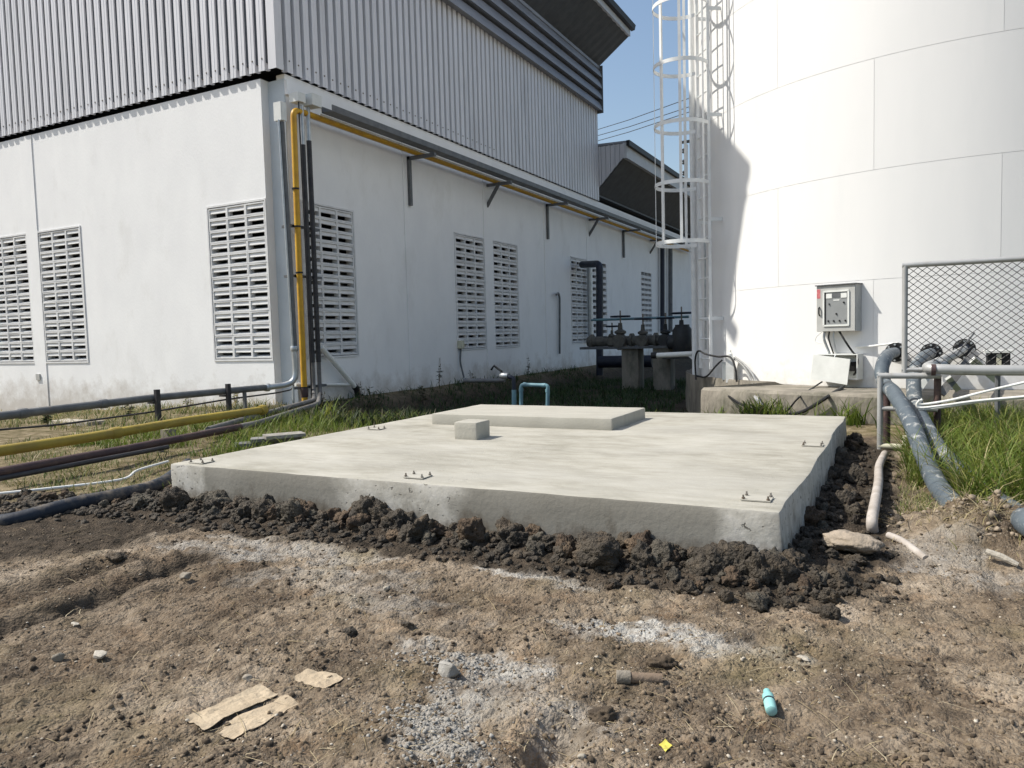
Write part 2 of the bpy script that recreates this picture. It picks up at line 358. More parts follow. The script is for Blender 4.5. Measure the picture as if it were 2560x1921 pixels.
def fillet(pts, r, n=6):
    pts = [Vector(p) for p in pts]; out = [pts[0]]
    for i in range(1, len(pts)-1):
        a, p, b = pts[i-1], pts[i], pts[i+1]; da = (a-p); db = (b-p); q = min(r, da.length*.45, db.length*.45)
        A = p+da.normalized()*q; B = p+db.normalized()*q
        for k in range(n+1):
            t = k/n; out.append(A*(1-t)**2+p*2*t*(1-t)+B*t*t)
    out.append(pts[-1]); return out
def spline(pts, n=8):
    pts = [Vector(p) for p in pts]; P = [pts[0]*2-pts[1]]+pts+[pts[-1]*2-pts[-2]]; out = []
    for i in range(1, len(P)-2):
        a, b, c, d = P[i-1:i+3]
        for k in range(n):
            t = k/n; out.append(.5*((2*b)+(c-a)*t+(2*a-5*b+4*c-d)*t*t+(3*b-a-3*c+d)*t**3))
    out.append(pts[-1]); return out
Z = Vector((0, 0, 1))
def drape(pts):
    q = spline([(a[0], a[1], 0) for a in pts], 10); P = [TP(a.x, a.y) for a in q]
    for _ in range(2): P = [P[0]]+[(P[i-1]+P[i]*2+P[i+1])/4 for i in range(1, len(P)-1)]+[P[-1]]
    return P

# ================================================================== GROUND
SX0, SX1, SY0, SY1, SZ = -4.09, -.43, 3.19, 6.82, .25
RUT = [G(-60, 1590), G(150, 1535), G(300, 1470), G(480, 1400)]
RUT2 = [G(-40, 1490), G(120, 1462), G(270, 1415)]
def segdist(x, y, path):
    d = np.full_like(x, 9.); 
    for a, b in zip(path[:-1], path[1:]):
        vx, vy = b.x-a.x, b.y-a.y; t = np.clip(((x-a.x)*vx+(y-a.y)*vy)/(vx*vx+vy*vy), 0, 1)
        d = np.minimum(d, np.hypot(x-a.x-t*vx, y-a.y-t*vy))
    return d
def slabdist(x, y):
    return np.hypot(np.maximum(np.maximum(SX0-x, x-SX1), 0), np.maximum(np.maximum(SY0-y, y-SY1), 0))
MOUND = G(2470, 1345)
def gheight(x, y):
    x = np.atleast_1d(np.asarray(x, float)); y = np.atleast_1d(np.asarray(y, float)); z0 = np.zeros_like(x)
    near = smooth(9, 4, np.hypot(x, y))
    h = .022*fbm(np.stack([x*.9, y*.9, z0], 1), 3)
    h += near*(.030*fbm(np.stack([x*4, y*4, z0+3], 1), 3)+.010*fbm(np.stack([x*15, y*15, z0+7], 1), 3, .6)+.0068*(fbm(np.stack([x*34, y*34, z0+9], 1), 2, .7)))
    ab = np.abs(fbm(np.stack([x*9, y*9, z0+11], 1), 3)); h -= near*.010*smooth(.22, 0, ab)
    for p, w_, dep in ((RUT, .05, .055), (RUT2, .055, .042)):
        wob = .05*pn(np.stack([x*5, y*5, z0+21], 1)); d = segdist(x+wob, y+wob, p); h += -dep*np.exp(-(d/w_)**2)+.014*np.exp(-((d-.14)/.07)**2)
    d = slabdist(x, y); side = np.where((y > SY1) | (x < SX0-.02), .45, 1.0)
    h += side*.035*np.exp(-(d/.25)**2)*(1+.5*pn(np.stack([x*4, y*4, z0+31], 1)))
    h += .17*np.exp(-((x-MOUND.x)**2+(y-MOUND.y)**2)/.10)*(1+.6*fbm(np.stack([x*9, y*9, z0+41], 1), 3))
    h -= .04*np.maximum(0, -8.8-x)*smooth(5, 8, y)
    h -= .34*smooth(-8.25, -7.3, x)*smooth(-1.2, -2.6, x)*smooth(7.0, 7.9, y)*smooth(60, 26, y)
    h -= .11*np.exp(-((x-G(1375, 1840).x)**2/.0035+(y-G(1375, 1840).y)**2/.012))
    return h
def gz(x, y): return float(gheight(x, y)[0])
def GG(x, y, dz=0):
    p = G(x, y)
    for _ in range(3): p = G(x, y, gz(p.x, p.y)+dz)
    return p
def axis_coords(lo, hi, d0, d1, step, grow=1.16, mx=12):
    c = list(np.arange(d0, d1, step)); a = [d0]; s = step
    while a[-1] > lo: s = min(s*grow, mx); a.append(a[-1]-s)
    b = [c[-1]]; s = step
    while b[-1] < hi: s = min(s*grow, mx); b.append(b[-1]+s)
    return np.array(a[:0:-1]+c+b[1:])
gx = axis_coords(-160, 160, -3.6, 1.0, .0092, 1.03); gy = axis_coords(-60, 320, .9, 2.7, .0092, 1.025)
XX, YY = np.meshgrid(gx, gy); xs, ys = XX.ravel(), YY.ravel(); hz = gheight(xs, ys)
nx, ny = len(gx), len(gy); idx = np.arange(nx*ny).reshape(ny, nx)
quads = np.stack([idx[:-1, :-1], idx[:-1, 1:], idx[1:, 1:], idx[1:, :-1]], -1).reshape(-1, 4)
me = bpy.data.meshes.new('ground'); me.vertices.add(nx*ny); me.vertices.foreach_set('co', np.stack([xs, ys, hz], 1).ravel())
me.loops.add(len(quads)*4); me.loops.foreach_set('vertex_index', quads.ravel()); me.polygons.add(len(quads))
me.polygons.foreach_set('loop_start', np.arange(len(quads))*4); me.polygons.foreach_set('use_smooth', np.ones(len(quads), bool)); me.update(calc_edges=True)
z0 = np.zeros_like(xs); nse = fbm(np.stack([xs*3.5, ys*3.5, z0+51], 1), 5, .62); nse2 = fbm(np.stack([xs*2, ys*2, z0+61], 1), 4)
cem = np.zeros_like(xs)
for px_, py_, rx, ry, amp in ((1620, 1585, .24, .10, 1.0), (1480, 1570, .16, .05, .7), (1180, 1650, .26, .09, .8), (1080, 1780, .16, .14, .75), (1130, 1860, .16, .08, .6), (1310, 1430, .30, .12, .85), (780, 1375, .55, .22, .55), (1420, 1400, .2, .12, .6), (560, 1385, .4, .14, .5), (1260, 1760, .25, .14, .35), (1900, 1620, .16, .04, .55), (2330, 1400, .3, .3, .4), (900, 1480, .5, .16, .3)):
    c = G(px_, py_); e = np.sqrt(((xs-c.x)/rx)**2+((ys-c.y)/ry)**2)
    cem = np.maximum(cem, amp*smooth(.12, .55, 1.0-e*.75+nse*1.1))
grassy = smooth(.0, .5, smooth(-4.6, -5.6, xs)*smooth(2.4, 3.6, ys)*1.5+nse2*.6)
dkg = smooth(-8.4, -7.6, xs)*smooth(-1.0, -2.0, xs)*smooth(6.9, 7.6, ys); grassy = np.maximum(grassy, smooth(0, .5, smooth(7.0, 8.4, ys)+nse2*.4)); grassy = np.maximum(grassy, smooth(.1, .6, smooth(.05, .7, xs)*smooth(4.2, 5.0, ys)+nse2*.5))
sd = slabdist(xs, ys); wet_shade = smooth(.0, .35, smooth(.52, .16, sd)*np.where(ys > SY1, .4, 1)+nse*.5-.1)
ll = G(60, 1350); wet_shade = np.maximum(wet_shade, smooth(.1, .5, smooth(.75, .3, segdist(xs, ys, [G(-80, 1330), G(200, 1325), G(400, 1290)]))+nse*.5-.3))
wet_shade = np.maximum(wet_shade, .75*smooth(.16, .04, segdist(xs, ys, RUT)+nse*.06)); wet_shade = np.maximum(wet_shade, .6*smooth(.2, .04, segdist(xs, ys, RUT2)+nse*.08))  # shadow in the ruts painted into the soil colour
wet_shade = np.maximum(wet_shade, .9*dkg)  # ground between warehouse and tank set darker
ca = me.color_attributes.new('mask', 'FLOAT_COLOR', 'POINT'); ca.data.foreach_set('color', np.stack([cem*(1-wet_shade), grassy*(1-wet_shade), wet_shade, z0+1], 1).ravel())
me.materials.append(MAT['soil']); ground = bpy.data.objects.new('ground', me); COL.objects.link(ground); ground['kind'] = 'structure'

# ================================================================== WAREHOUSE
WXP, WYP = -8.45, 8.84
ware = thing('warehouse', (WXP, WYP, 0), 'white walled warehouse with grey corrugated metal upper walls and overhanging roof', 'building')
def wall_holes(name, u0, u1, z0_, z1_, holes, pt, thick, mat, parent):
    us = sorted({u0, u1, *[h[0] for h in holes], *[h[1] for h in holes]}); zs = sorted({z0_, z1_, *[h[2] for h in holes], *[h[3] for h in holes]}); b = MB()
    ins = lambda u, z: any(h[0] < u < h[1] and h[2] < z < h[3] for h in holes)
    for i in range(len(us)-1):
        for j in range(len(zs)-1):
            a, c, d, e = us[i], us[i+1], zs[j], zs[j+1]
            if ins((a+c)/2, (d+e)/2): continue
            b.add([pt(a, 0, d), pt(c, 0, d), pt(c, 0, e), pt(a, 0, e)], [(0, 1, 2, 3)])
            b.add([pt(a, thick, d), pt(c, thick, d), pt(c, thick, e), pt(a, thick, e)], [(3, 2, 1, 0)])
    for h in holes+[(u0, u1, z0_, z1_)]:
        c = [(h[0], h[2]), (h[1], h[2]), (h[1], h[3]), (h[0], h[3])]
        for k in range(4):
            p, q = c[k], c[(k+1) % 4]; b.add([pt(p[0], 0, p[1]), pt(p[0], thick, p[1]), pt(q[0], thick, q[1]), pt(q[0], 0, q[1])], [(0, 1, 2, 3)])
    return b.build(name, mat, parent)
VZ0, VZ1 = .735, 3.205
LV = [(-10.07, -8.81), (-14.69, -13.43), (-16.33, -15.07)]
RV = [(9.25, 10.51), (13.89, 15.15), (15.57, 16.83), (20.27, 21.53), (21.97, 23.23), (26.95, 28.21)]
lw = wall_holes('wall', -26, -8.785, -.9, 5.055, [(a, b, VZ0, VZ1) for a, b in LV], lambda u, t, z: (u, WYP+t, z), .17, 'plaster', ware)
lw['label'] = 'sunlit white plaster wall with ventilation grilles'
rw = wall_holes('wall', 9.012, 60, -.4, 5.12, [(a, b, VZ0, VZ1) for a, b in RV], lambda u, t, z: (WXP-t, u, z), .17, 'plaster', ware)
rw['label'] = 'shaded white plaster wall facing the tank'
MB().bb((-8.784, 8.99, -.3), (-8.452, 9.3, 5.04)).build('column', 'columngrey', ware)
MB().bb((-26.17, 8.86, -.5), (-26.0, 60, 5.3)).build('wall', 'plaster', ware)
MB().bb((-26, 60, -.5), (-8.45, 60.2, 5.3)).build('wall', 'plaster', ware)
MB().bb((-26, 9.02, -.55), (-8.63, 60, -.45)).build('floor', 'plinth', ware)
MB().bb((-26.2, 9.0, 5.32), (-8.5, 60, 5.38)).build('added_ceiling', 'soffit', ware)  # unseen plate added to keep sky light out of the interior
# shallow pilasters between grilles
MB().bb((-15.06, 8.825, -.9), (-14.70, 8.842, 5.05)).build('pilaster', 'plaster', ware)
for a, b in ((15.16, 15.56), (12.05, 12.4), (18.45, 18.8), (21.54, 21.96)): MB().bb((-8.452, a, -.3), (-8.432, b, 4.72)).build('pilaster', 'plaster', ware)
MB().bb((-8.46, 8.995, 4.80), (-8.395, 60, 5.02)).build('beam', 'plaster', ware)
MB().bb((-15.02, 8.80, .38), (-14.90, 8.826, .50)).build('socket_box', 'cabinet', ware)
# ventilation blocks
def block_mesh(w_, h_):
    b = MB(); t = .022; d = .11
    b.bb((-w_/2, 0, -h_/2), (w_/2, d, -h_/2+t)).bb((-w_/2, 0, h_/2-t), (w_/2, d, h_/2)).bb((-w_/2, 0, -h_/2+t), (-w_/2+t, d, h_/2-t)).bb((w_/2-t, 0, -h_/2+t), (w_/2, d, h_/2-t))
    b.prism([(-w_/2+t, .02, h_/2-t-.002), (-w_/2+t, .008, .006), (-w_/2+t, .02, .000), (-w_/2+t, .05, h_/2-t-.002)], (w_-2*t, 0, 0))
    b.prism([(-w_/2+t, .03, -h_/2+t+.001), (-w_/2+t, .03, -h_/2+t+.008), (-w_/2+t, d, -h_/2+t+.03), (-w_/2+t, d, -h_/2+t+.001)], (w_-2*t, 0, 0))
    m = bpy.data.meshes.new('block'); m.from_pydata(b.v, [], b.f); m.materials.append(MAT['grille']); m.update(); return m
BM = block_mesh(.412, .186)
def grille(u0, u1, face, join=False):
    n = 13; m = 3; cw = (u1-u0-.02)/m; ch = (VZ1-VZ0-.02)/n
    fr = MB()
    P = (lambda u, t, z: Vector((u, WYP+t, z))) if face == 'L' else (lambda u, t, z: Vector((WXP-t, u, z)))
    for a, b, c, d in ((u0-.03, u1+.03, VZ1, VZ1+.03), (u0-.03, u1+.03, VZ0-.03, VZ0), (u0-.03, u0, VZ0, VZ1), (u1, u1+.03, VZ0, VZ1)):
        if face == 'L' and b > -8.785: b = min(b, -8.787)
        p, q = P(a, -.014, c), P(b, -.002, d); fr.bb(p, q)
    go = fr.build('ventilation_grille', 'grille', ware); base = wloc(go)
    for j in range(n):
        for i in range(m):
            p = P(u0+.01+cw*(i+.5), -.006+random.uniform(-.004, .003), VZ0+.01+ch*(j+.5))
            o = bpy.data.objects.new('block', BM); COL.objects.link(o); o.parent = go; o.location = p-base
            o.rotation_euler = (random.gauss(0, .006), random.gauss(0, .004), (math.pi/2 if face == 'R' else 0)+random.gauss(0, .006))
for a, b in LV: grille(a, b, 'L')
for a, b in RV[:4]: grille(a, b, 'R')
for a, b in RV[4:]:
    q = MB(); n = 13; ch = (VZ1-VZ0)/n; cw = (b-a)/3
    for j in range(n+1): q.bb((WXP-.11, a, VZ0+ch*j-.028*(j < n)-.0), (WXP+.004, b, VZ0+ch*j+(.07 if j < n else .0)))
    for i in range(4): q.bb((WXP-.10, a+cw*i-.02, VZ0), (WXP+.008, a+cw*i+.02, VZ1))
    q.build('ventilation_grille', 'grille', ware)
# corrugated cladding: wide crests, narrow grooves
def clad_profile(u0, u1, pitch=.2, groove=.078, depth=.06):
    pr = [(u0, 0)]; u = u0+.16
    while u+groove < u1-.02:
        pr += [(u, 0), (u+.014, -depth), (u+groove-.014, -depth), (u+groove, 0)]
        m = (u+groove+u+pitch)/2
        if m+.02 < u1-.02: pr += [(m-.012, 0), (m, .004), (m+.012, 0)]
        u += pitch
    pr.append((u1, 0)); return pr
def clad(name, prof, pt, z0_, z1_, label, zc=None):
    b = MB(); n = len(prof)
    zs = [z0_, z0_+.24, z1_]
    v = [pt(u, t, z) for z in zs for u, t in prof]; f = [(j*n+k, j*n+k+1, (j+1)*n+k+1, (j+1)*n+k) for j in range(2) for k in range(n-1)]
    o = b.add(v, f).build(name, 'cladding', ware); o['label'] = label; return o
clad('cladding', [(-8.385-u, t) for u, t in clad_profile(0, 17.5)], lambda u, t, z: (u, 8.775-t, z), 5.13, 9.7, 'sunlit corrugated grey metal cladding')
clad('cladding', clad_profile(8.775, 22.55), lambda u, t, z: (-8.385+t, u, z), 5.13, 7.95, 'shaded corrugated grey metal cladding')
# cladding screws with washers along the lower girt
scr = bpy.data.meshes.new('screw'); sb = MB().lathe((0, 0, 0), (0, -1, 0), [(0, .016), (.004, .016), (.005, .008), (.012, .007)], 6); scr.from_pydata(sb.v, [], sb.f); scr.materials.append(MAT['steel'])
clads = [o for o in bpy.data.objects if o.name.startswith('cladding')]
for k in range(38):
    o = bpy.data.objects.new('screw', scr); COL.objects.link(o); o.parent = clads[0]; o.location = Vector((-8.385-.285-.2*k, 8.775, 5.31+random.uniform(-.006, .006)))-wloc(clads[0])
    if k < 34:
        o = bpy.data.objects.new('screw', scr); COL.objects.link(o); o.parent = clads[1]; o.rotation_euler = (0, 0, math.pi/2); o.location = Vector((-8.385, 8.775+.285+.2*k, 5.31+random.uniform(-.006, .006)))-wloc(clads[1])
MB().bb((-26, 8.80, 5.25), (-8.6, 8.84, 9.6)).build('backing_wall', 'soffit', ware)
MB().bb((-8.50, 8.85, 5.25), (-8.44, 22.5, 9.3)).build('backing_wall', 'soffit', ware)
# louvre slats above the long cladding
for k in range(4):
    z = 7.86+.335*k; pr = []
    for i in range(7):
        a = i/6; pr.append((-8.36+.15*math.cos(a*1.4)*1.0, 0, z+.30*a))
    poly = pr+[(-8.42, 0, z+.30), (-8.42, 0, z+.03)]
    MB().prism([(p[0], 8.79, p[2]) for p in poly], (0, 13.74, 0)).build('louver_slat', 'louver', ware)
MB().bb((-8.5, 22.532, 7.80), (-8.19, 22.56, 9.23)).build('corner_trim', 'greypipe', ware)
# roof with canted soffit
roof = MB().prism([(-7.30, 8.62, 10.33), (-7.30, 8.62, 10.28), (-26.5, 8.62, 9.0), (-26.5, 8.62, 9.05)], (0, 14.08, 0)).build('roof', 'louver', ware)
b = MB(); n = 72; pts = []
for k in range(n+1):
    y = 8.62+14.03*k/n; d = .018*(k % 2); pts.append(((-8.42, y, 9.20+d), (-7.36, y, 9.98+d)))
for k in range(n): b.add([pts[k][0], pts[k+1][0], pts[k+1][1], pts[k][1]], [(0, 1, 2, 3)])
b.build('soffit_panel', 'soffit', roof)
MB().bb((-7.40, 8.61, 9.97), (-7.32, 22.66, 10.27)).build('fascia_board', 'fascia', roof)
MB().prism([(-7.31, 8.60, 10.14), (-7.20, 8.60, 10.16), (-7.17, 8.60, 10.30), (-7.31, 8.60, 10.30)], (0, 14.14, 0)).build('gutter', 'black', roof)
MB().bb((-8.46, 8.44, 9.13), (-8.28, 22.6, 9.215)).build('trim_strip', 'louver', roof)
MB().prism([(-8.45, 8.63, 9.2), (-7.38, 8.63, 9.99), (-7.38, 8.63, 10.28), (-8.45, 8.63, 10.21)], (0, .05, 0)).build('end_panel', 'fascia', roof)
MB().prism([(-8.45, 22.5, 9.24), (-7.4, 22.5, 10.02), (-7.4, 22.5, 10.27), (-8.45, 22.5, 10.21)], (0, .05, 0)).build('end_panel', 'soffit', roof)
# annex behind: lower roof of the same kind
anx = thing('annex_building', (-8.45, 22.6, 5.3), 'lower grey roofed annex behind the corrugated warehouse with dark canted soffit', 'building')
b = MB(); n = 24
for k in range(n):
    x0 = -8.66+1.22*k/n; x1 = -8.66+1.22*(k+1)/n; zb = lambda x: 5.33+max(0, (x+8.60))*1.02
    d = .03 if k % 3 == 0 else 0
    b.add([(x0, 22.58-d, zb(x0)), (x1, 22.58-d, zb(x1)), (x1, 22.58-d, 6.78), (x0, 22.58-d, 6.80)], [(0, 1, 2, 3)])
b.build('end_cladding', 'cladding', anx)
ar = MB().prism([(-7.40, 22.56, 6.86), (-7.40, 22.56, 6.80), (-9.0, 22.56, 6.82), (-26, 22.56, 6.2), (-26, 22.56, 6.3), (-9, 22.56, 6.9)], (0, 38, 0)).build('roof', 'louver', anx)
MB().add([(-8.62, 22.61, 5.31), (-8.62, 60, 5.31), (-7.56, 60, 6.36), (-7.56, 22.61, 6.36)], [(0, 1, 2, 3)]).build('soffit_panel', 'soffit', ar)
MB().bb((-7.58, 22.55, 6.34), (-7.46, 60.5, 6.80)).build('fascia_board', 'fascia', ar)
MB().bb((-7.46, 22.52, 6.70), (-7.36, 60.5, 6.86)).build('gutter', 'black', ar)

# ================================================================== TANK
tank = thing('storage_tank', (TC.x, TC.y, .25), 'tall white cylindrical welded steel storage tank', 'tank')
seg = 120; b = MB(); v = []
for z in (.25, 10.55):
    for k in range(seg):
        a = 2*math.pi*k/seg; v.append((TC.x+(TR-.0025)*math.cos(a), TC.y+(TR-.0025)*math.sin(a), z))
b.add(v, [(k, (k+1) % seg, seg+(k+1) % seg, seg+k) for k in range(seg)]); b.build('shell_lining', 'tankwhite', tank, True)
PH = 1.2885; CZ = [.255]+[1.5465+PH*k for k in range(8)]
for c in range(8):
    off = -124.02 if c % 2 == 1 else -106.02
    for k in range(10):
        a0 = off+36*k; ns = 14; v = []; g = .05
        for z in (CZ[c]+(.0 if c == 0 else .0025), CZ[c+1]-.0025):
            for i in range(ns+1):
                a = a0+g/2+(36-g)*i/ns; v.append(tang(a, 0, z))
        n = ns+1
        f = [(i, i+1, n+i+1, n+i) for i in range(ns)]
        mesh_obj('shell_plate', v, f, 'tankwhite', tank, True)
b = MB(); v = [(TC.x, TC.y, 11.2)]+[tang(3*k, .06, 10.6) for k in range(120)]+[tang(3*k, .06, 10.5) for k in range(120)]
b.add(v, [(0, 1+k, 1+(k+1) % 120) for k in range(120)]+[(1+k, 121+k, 121+(k+1) % 120, 1+(k+1) % 120) for k in range(120)]).build('tank_roof', 'tankwhite', tank, True)
# concrete ring plinth
b = MB(); seg = 220; prof = [(1.45, -.6), (1.51, -.05), (1.50, .16), (1.49, .265), (1.45, .295), (.8, .27), (.03, .25), (-.3, .252)]; v = []
q = T(1752, 1005, 1.5); PEND = math.degrees(math.atan2(q.y-TC.y, q.x-TC.x)); angs = []
for k in range(seg): angs.append(PEND+.02+(360-.04)*k/(seg-1))
angs[-1] = PEND+360
for k, a in enumerate(angs):
    w2 = 1.0 if a < PEND+150 else 0.12
    if k == seg-1: w2 = .12
    for dr, z in prof: v.append(tang(a, dr*w2 if dr > 0 else dr, z))
v = np.array([tuple(q) for q in v]); nz = fbm(v*5, 4)[:, None]; ctr = np.array([TC.x, TC.y, 0]); rad = v-ctr; rad[:, 2] = 0; rad /= np.linalg.norm(rad, axis=1)[:, None]
amp = np.tile(np.array([1, 1, 1, 1, 1, 1, .2, 0]), seg)[:, None]; v = v+rad*nz*.03*amp; v[:, 2:] += nz*.012*amp
n = len(prof); f = [(k*n+i, ((k+1) % seg)*n+i, ((k+1) % seg)*n+i+1, k*n+i+1) for k in range(seg) for i in range(n-1)]
pl = mesh_obj('tank_plinth', v, f, 'plinth', None, True); tag(pl, 'stained concrete ring plinth under the white tank', 'plinth')

# ladder with cage
LA = -143.6; ln = Vector((math.cos(math.radians(LA)), math.sin(math.radians(LA)), 0)); lt = Vector((-ln.y, ln.x, 0))
lb = tang(LA, .2, .42); lad = thing('caged_ladder', lb, 'white caged ladder fixed to the side of the white tank', 'ladder')
for s_ in (-1, 1): MB().box(lb+lt*(.19*s_)+Z*4.9, (.045, .016, 9.8), (ln, lt, Z)).build('side_rail', 'ladderwhite', lad)
rm = None
for k in range(32):
    p = lb+Z*(.15+.3*k)
    if rm is None: rm = MB().tube([p-lt*.185, p+lt*.185], .011, 6).build('rung', 'ladderwhite', lad, True); rp = p
    else:
        o = rm.copy(); COL.objects.link(o); o.location = rm.location+(p-rp)
for z in (.75, 2.2, 3.7, 5.2, 6.7):
    for s_ in (-1, 1): MB().box(lb+lt*(.19*s_)-ln*.1+Z*(z), (.2, .012, .05), (ln, lt, Z)).build('standoff', 'ladderwhite', lad)
for z in (2.29, 3.14, 3.99, 4.84, 5.69, 6.54, 7.39, 8.24):
    c = Vector((lb.x, lb.y, z))+ln*.34; b = MB(); R0 = .39; v = []; f = []; n = 28
    for i in range(n+1):
        a = -2.52+5.04*i/n; e = ln*math.cos(a)+lt*math.sin(a)*.98
        for dr, dz in ((0, -.027), (.007, -.027), (.007, .027), (0, .027)): v.append(c+e*(R0+dr)+Z*dz)
    f = [(i*4+k, i*4+(k+1) % 4, i*4+4+(k+1) % 4, i*4+4+k) for i in range(n) for k in range(4)]
    b.add(v, f); b.build('hoop', 'ladderwhite', lad, True)
for a in (-2.1, -1.15, -.38, .38, 1.15, 2.1):
    e = ln*math.cos(a)+lt*math.sin(a); p = Vector((lb.x, lb.y, 0))+ln*.34+e*.384
    MB().box(p+Z*5.3, (.008, .04, 6.05), (e, Z.cross(e), Z)).build('cage_bar', 'ladderwhite', lad)
# riser pipe and cable conduit up the tank beside the ladder
a_r = -156.0; p0 = tang(-155.5, .10, .2)
MB().tube([p0, p0+Z*10], .045, 12).build('tank_riser_pipe', 'ladderwhite', None, True)
tag(bpy.data.objects['tank_riser_pipe'], 'thick white vertical pipe on the tank edge beside the caged ladder', 'pipe')
p0 = tang(-148.5, .06, .7); q = MB().tube(spline([p0, p0+Z*1.5+lt*.01, p0+Z*3+lt*-.01, p0+Z*5, p0+Z*8]), .016, 8).build('cable_conduit', 'galv', None, True)
tag(q, 'thin grey cable conduit running up the tank behind the ladder rails', 'conduit')

# ================================================================== SLAB
def noisy_box(name, x0, x1, y0, y1, z0_, z1_, step, amp, mat, seed, edge=None):
    nx_ = max(2, int((x1-x0)/step)); ny_ = max(2, int((y1-y0)/step)); nz_ = max(2, int((z1_-z0_)/step))
    bm = bmesh.new(); bmesh.ops.create_cube(bm, size=1)
    def cut(axis, n):
        for k in range(1, n):
            co = Vector((0, 0, 0)); co[axis] = -.5+k/n; no = Vector((0, 0, 0)); no[axis] = 1
            bmesh.ops.bisect_plane(bm, geom=bm.verts[:]+bm.edges[:]+bm.faces[:], plane_co=co, plane_no=no)
    cut(0, nx_); cut(1, ny_); cut(2, nz_)
    bm.verts.ensure_lookup_table(); v = np.array([tuple(q.co) for q in bm.verts])+.5
    v = v*np.array([x1-x0, y1-y0, z1_-z0_])+np.array([x0, y0, z0_])
    for q, p in zip(bm.verts, v): q.co = p
    # soften edges
    bmesh.ops.bevel(bm, geom=[e for e in bm.edges if len(e.link_faces) == 2 and e.calc_face_angle(0) > 1], offset=.012, segments=2, profile=.6, affect='EDGES')
    v = np.array([tuple(q.co) for q in bm.verts]); bm.verts.ensure_lookup_table()
    onside = (np.minimum(np.abs(v[:, 0]-x0), np.abs(v[:, 0]-x1)) < .02) | (np.minimum(np.abs(v[:, 1]-y0), np.abs(v[:, 1]-y1)) < .02)
    d = np.stack([fbm(v*6+seed, 4), fbm(v*6+seed+9, 4), fbm(v*6+seed+19, 4)*.5], 1)*amp
    d[~onside, :2] = 0; v = v+d
    if edge is not None: v = edge(v)
    for q, p in zip(bm.verts, v): q.co = p
    fs = [[q.index for q in f.verts] for f in bm.faces]; bm.verts.index_update(); fs = [[q.index for q in f.verts] for f in bm.faces]
    vv = [tuple(q.co) for q in bm.verts]; bm.free()
    return mesh_obj(name, vv, fs, mat, None, True)
def slab_edge(v):
    w_ = smooth(-.9, -.37, v[:, 0]); y = v[:, 1]; z = v[:, 2]
    v[:, 0] += w_*(.013*np.sin((y-3.4)*1.7)+.006*np.sin(y*5.1))*smooth(3.25, 3.7, y)+w_*.045*smooth(3.3,6.8,y)+w_*(.06*smooth(.25, .0, z))*0
    v[:, 0] += w_*.02*(.25-z)*2
    return v
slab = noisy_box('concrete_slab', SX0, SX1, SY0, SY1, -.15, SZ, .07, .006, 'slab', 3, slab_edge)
tag(slab, 'freshly cast pale concrete foundation slab with dark soil banked around it', 'slab')
ped1 = noisy_box('concrete_pedestal', -3.60, -1.955, 5.44, 6.30, SZ-.01, SZ+.093, .08, .003, 'pedestal', 13)
tag(ped1, 'long low concrete pedestal on top of the slab', 'pedestal')
ped2 = noisy_box('concrete_pedestal', -2.905, -2.715, 4.68, 4.885, SZ-.01, SZ+.128, .04, .0025, 'pedestal', 23)
tag(ped2, 'small square concrete block in front of the long pedestal', 'block')
def anchor(x, y, label, tilt=0):
    a = thing('anchor_plate', (x, y, SZ), label, 'anchor plate', 'anchor plates set in the slab')
    c = Vector((x, y, SZ+.006)); MB().box(c, (.125, .10, .005)).build('plate', 'pedestal', a)
    for i in (-1, 1):
        for j in (-1, 1):
            p = c+Vector((.052*i, .038*j, .003)); MB().lathe(p, (random.uniform(-.05, .05), random.uniform(-.05, .05), 1), [(0, .008), (.007, .008), (.0071, .0042), (.018, .0042)], 6).build('bolt', 'steel', a)
p = G(455, 1158, SZ); anchor(p.x+.12, p.y+.05, 'anchor plate at the far left corner of the slab')
p = G(1045, 1194, SZ); anchor(p.x, p.y, 'anchor plate near the middle of the slab front edge')
p = G(1893, 1250, SZ); anchor(p.x, p.y, 'anchor plate at the near right corner of the slab')
p = G(2032, 1115, SZ); anchor(p.x, p.y, 'anchor plate beside the right edge of the slab, halfway back')
p = G(922, 1073, SZ); anchor(p.x+.08, p.y, 'anchor plate on the left edge of the slab near the long pedestal')

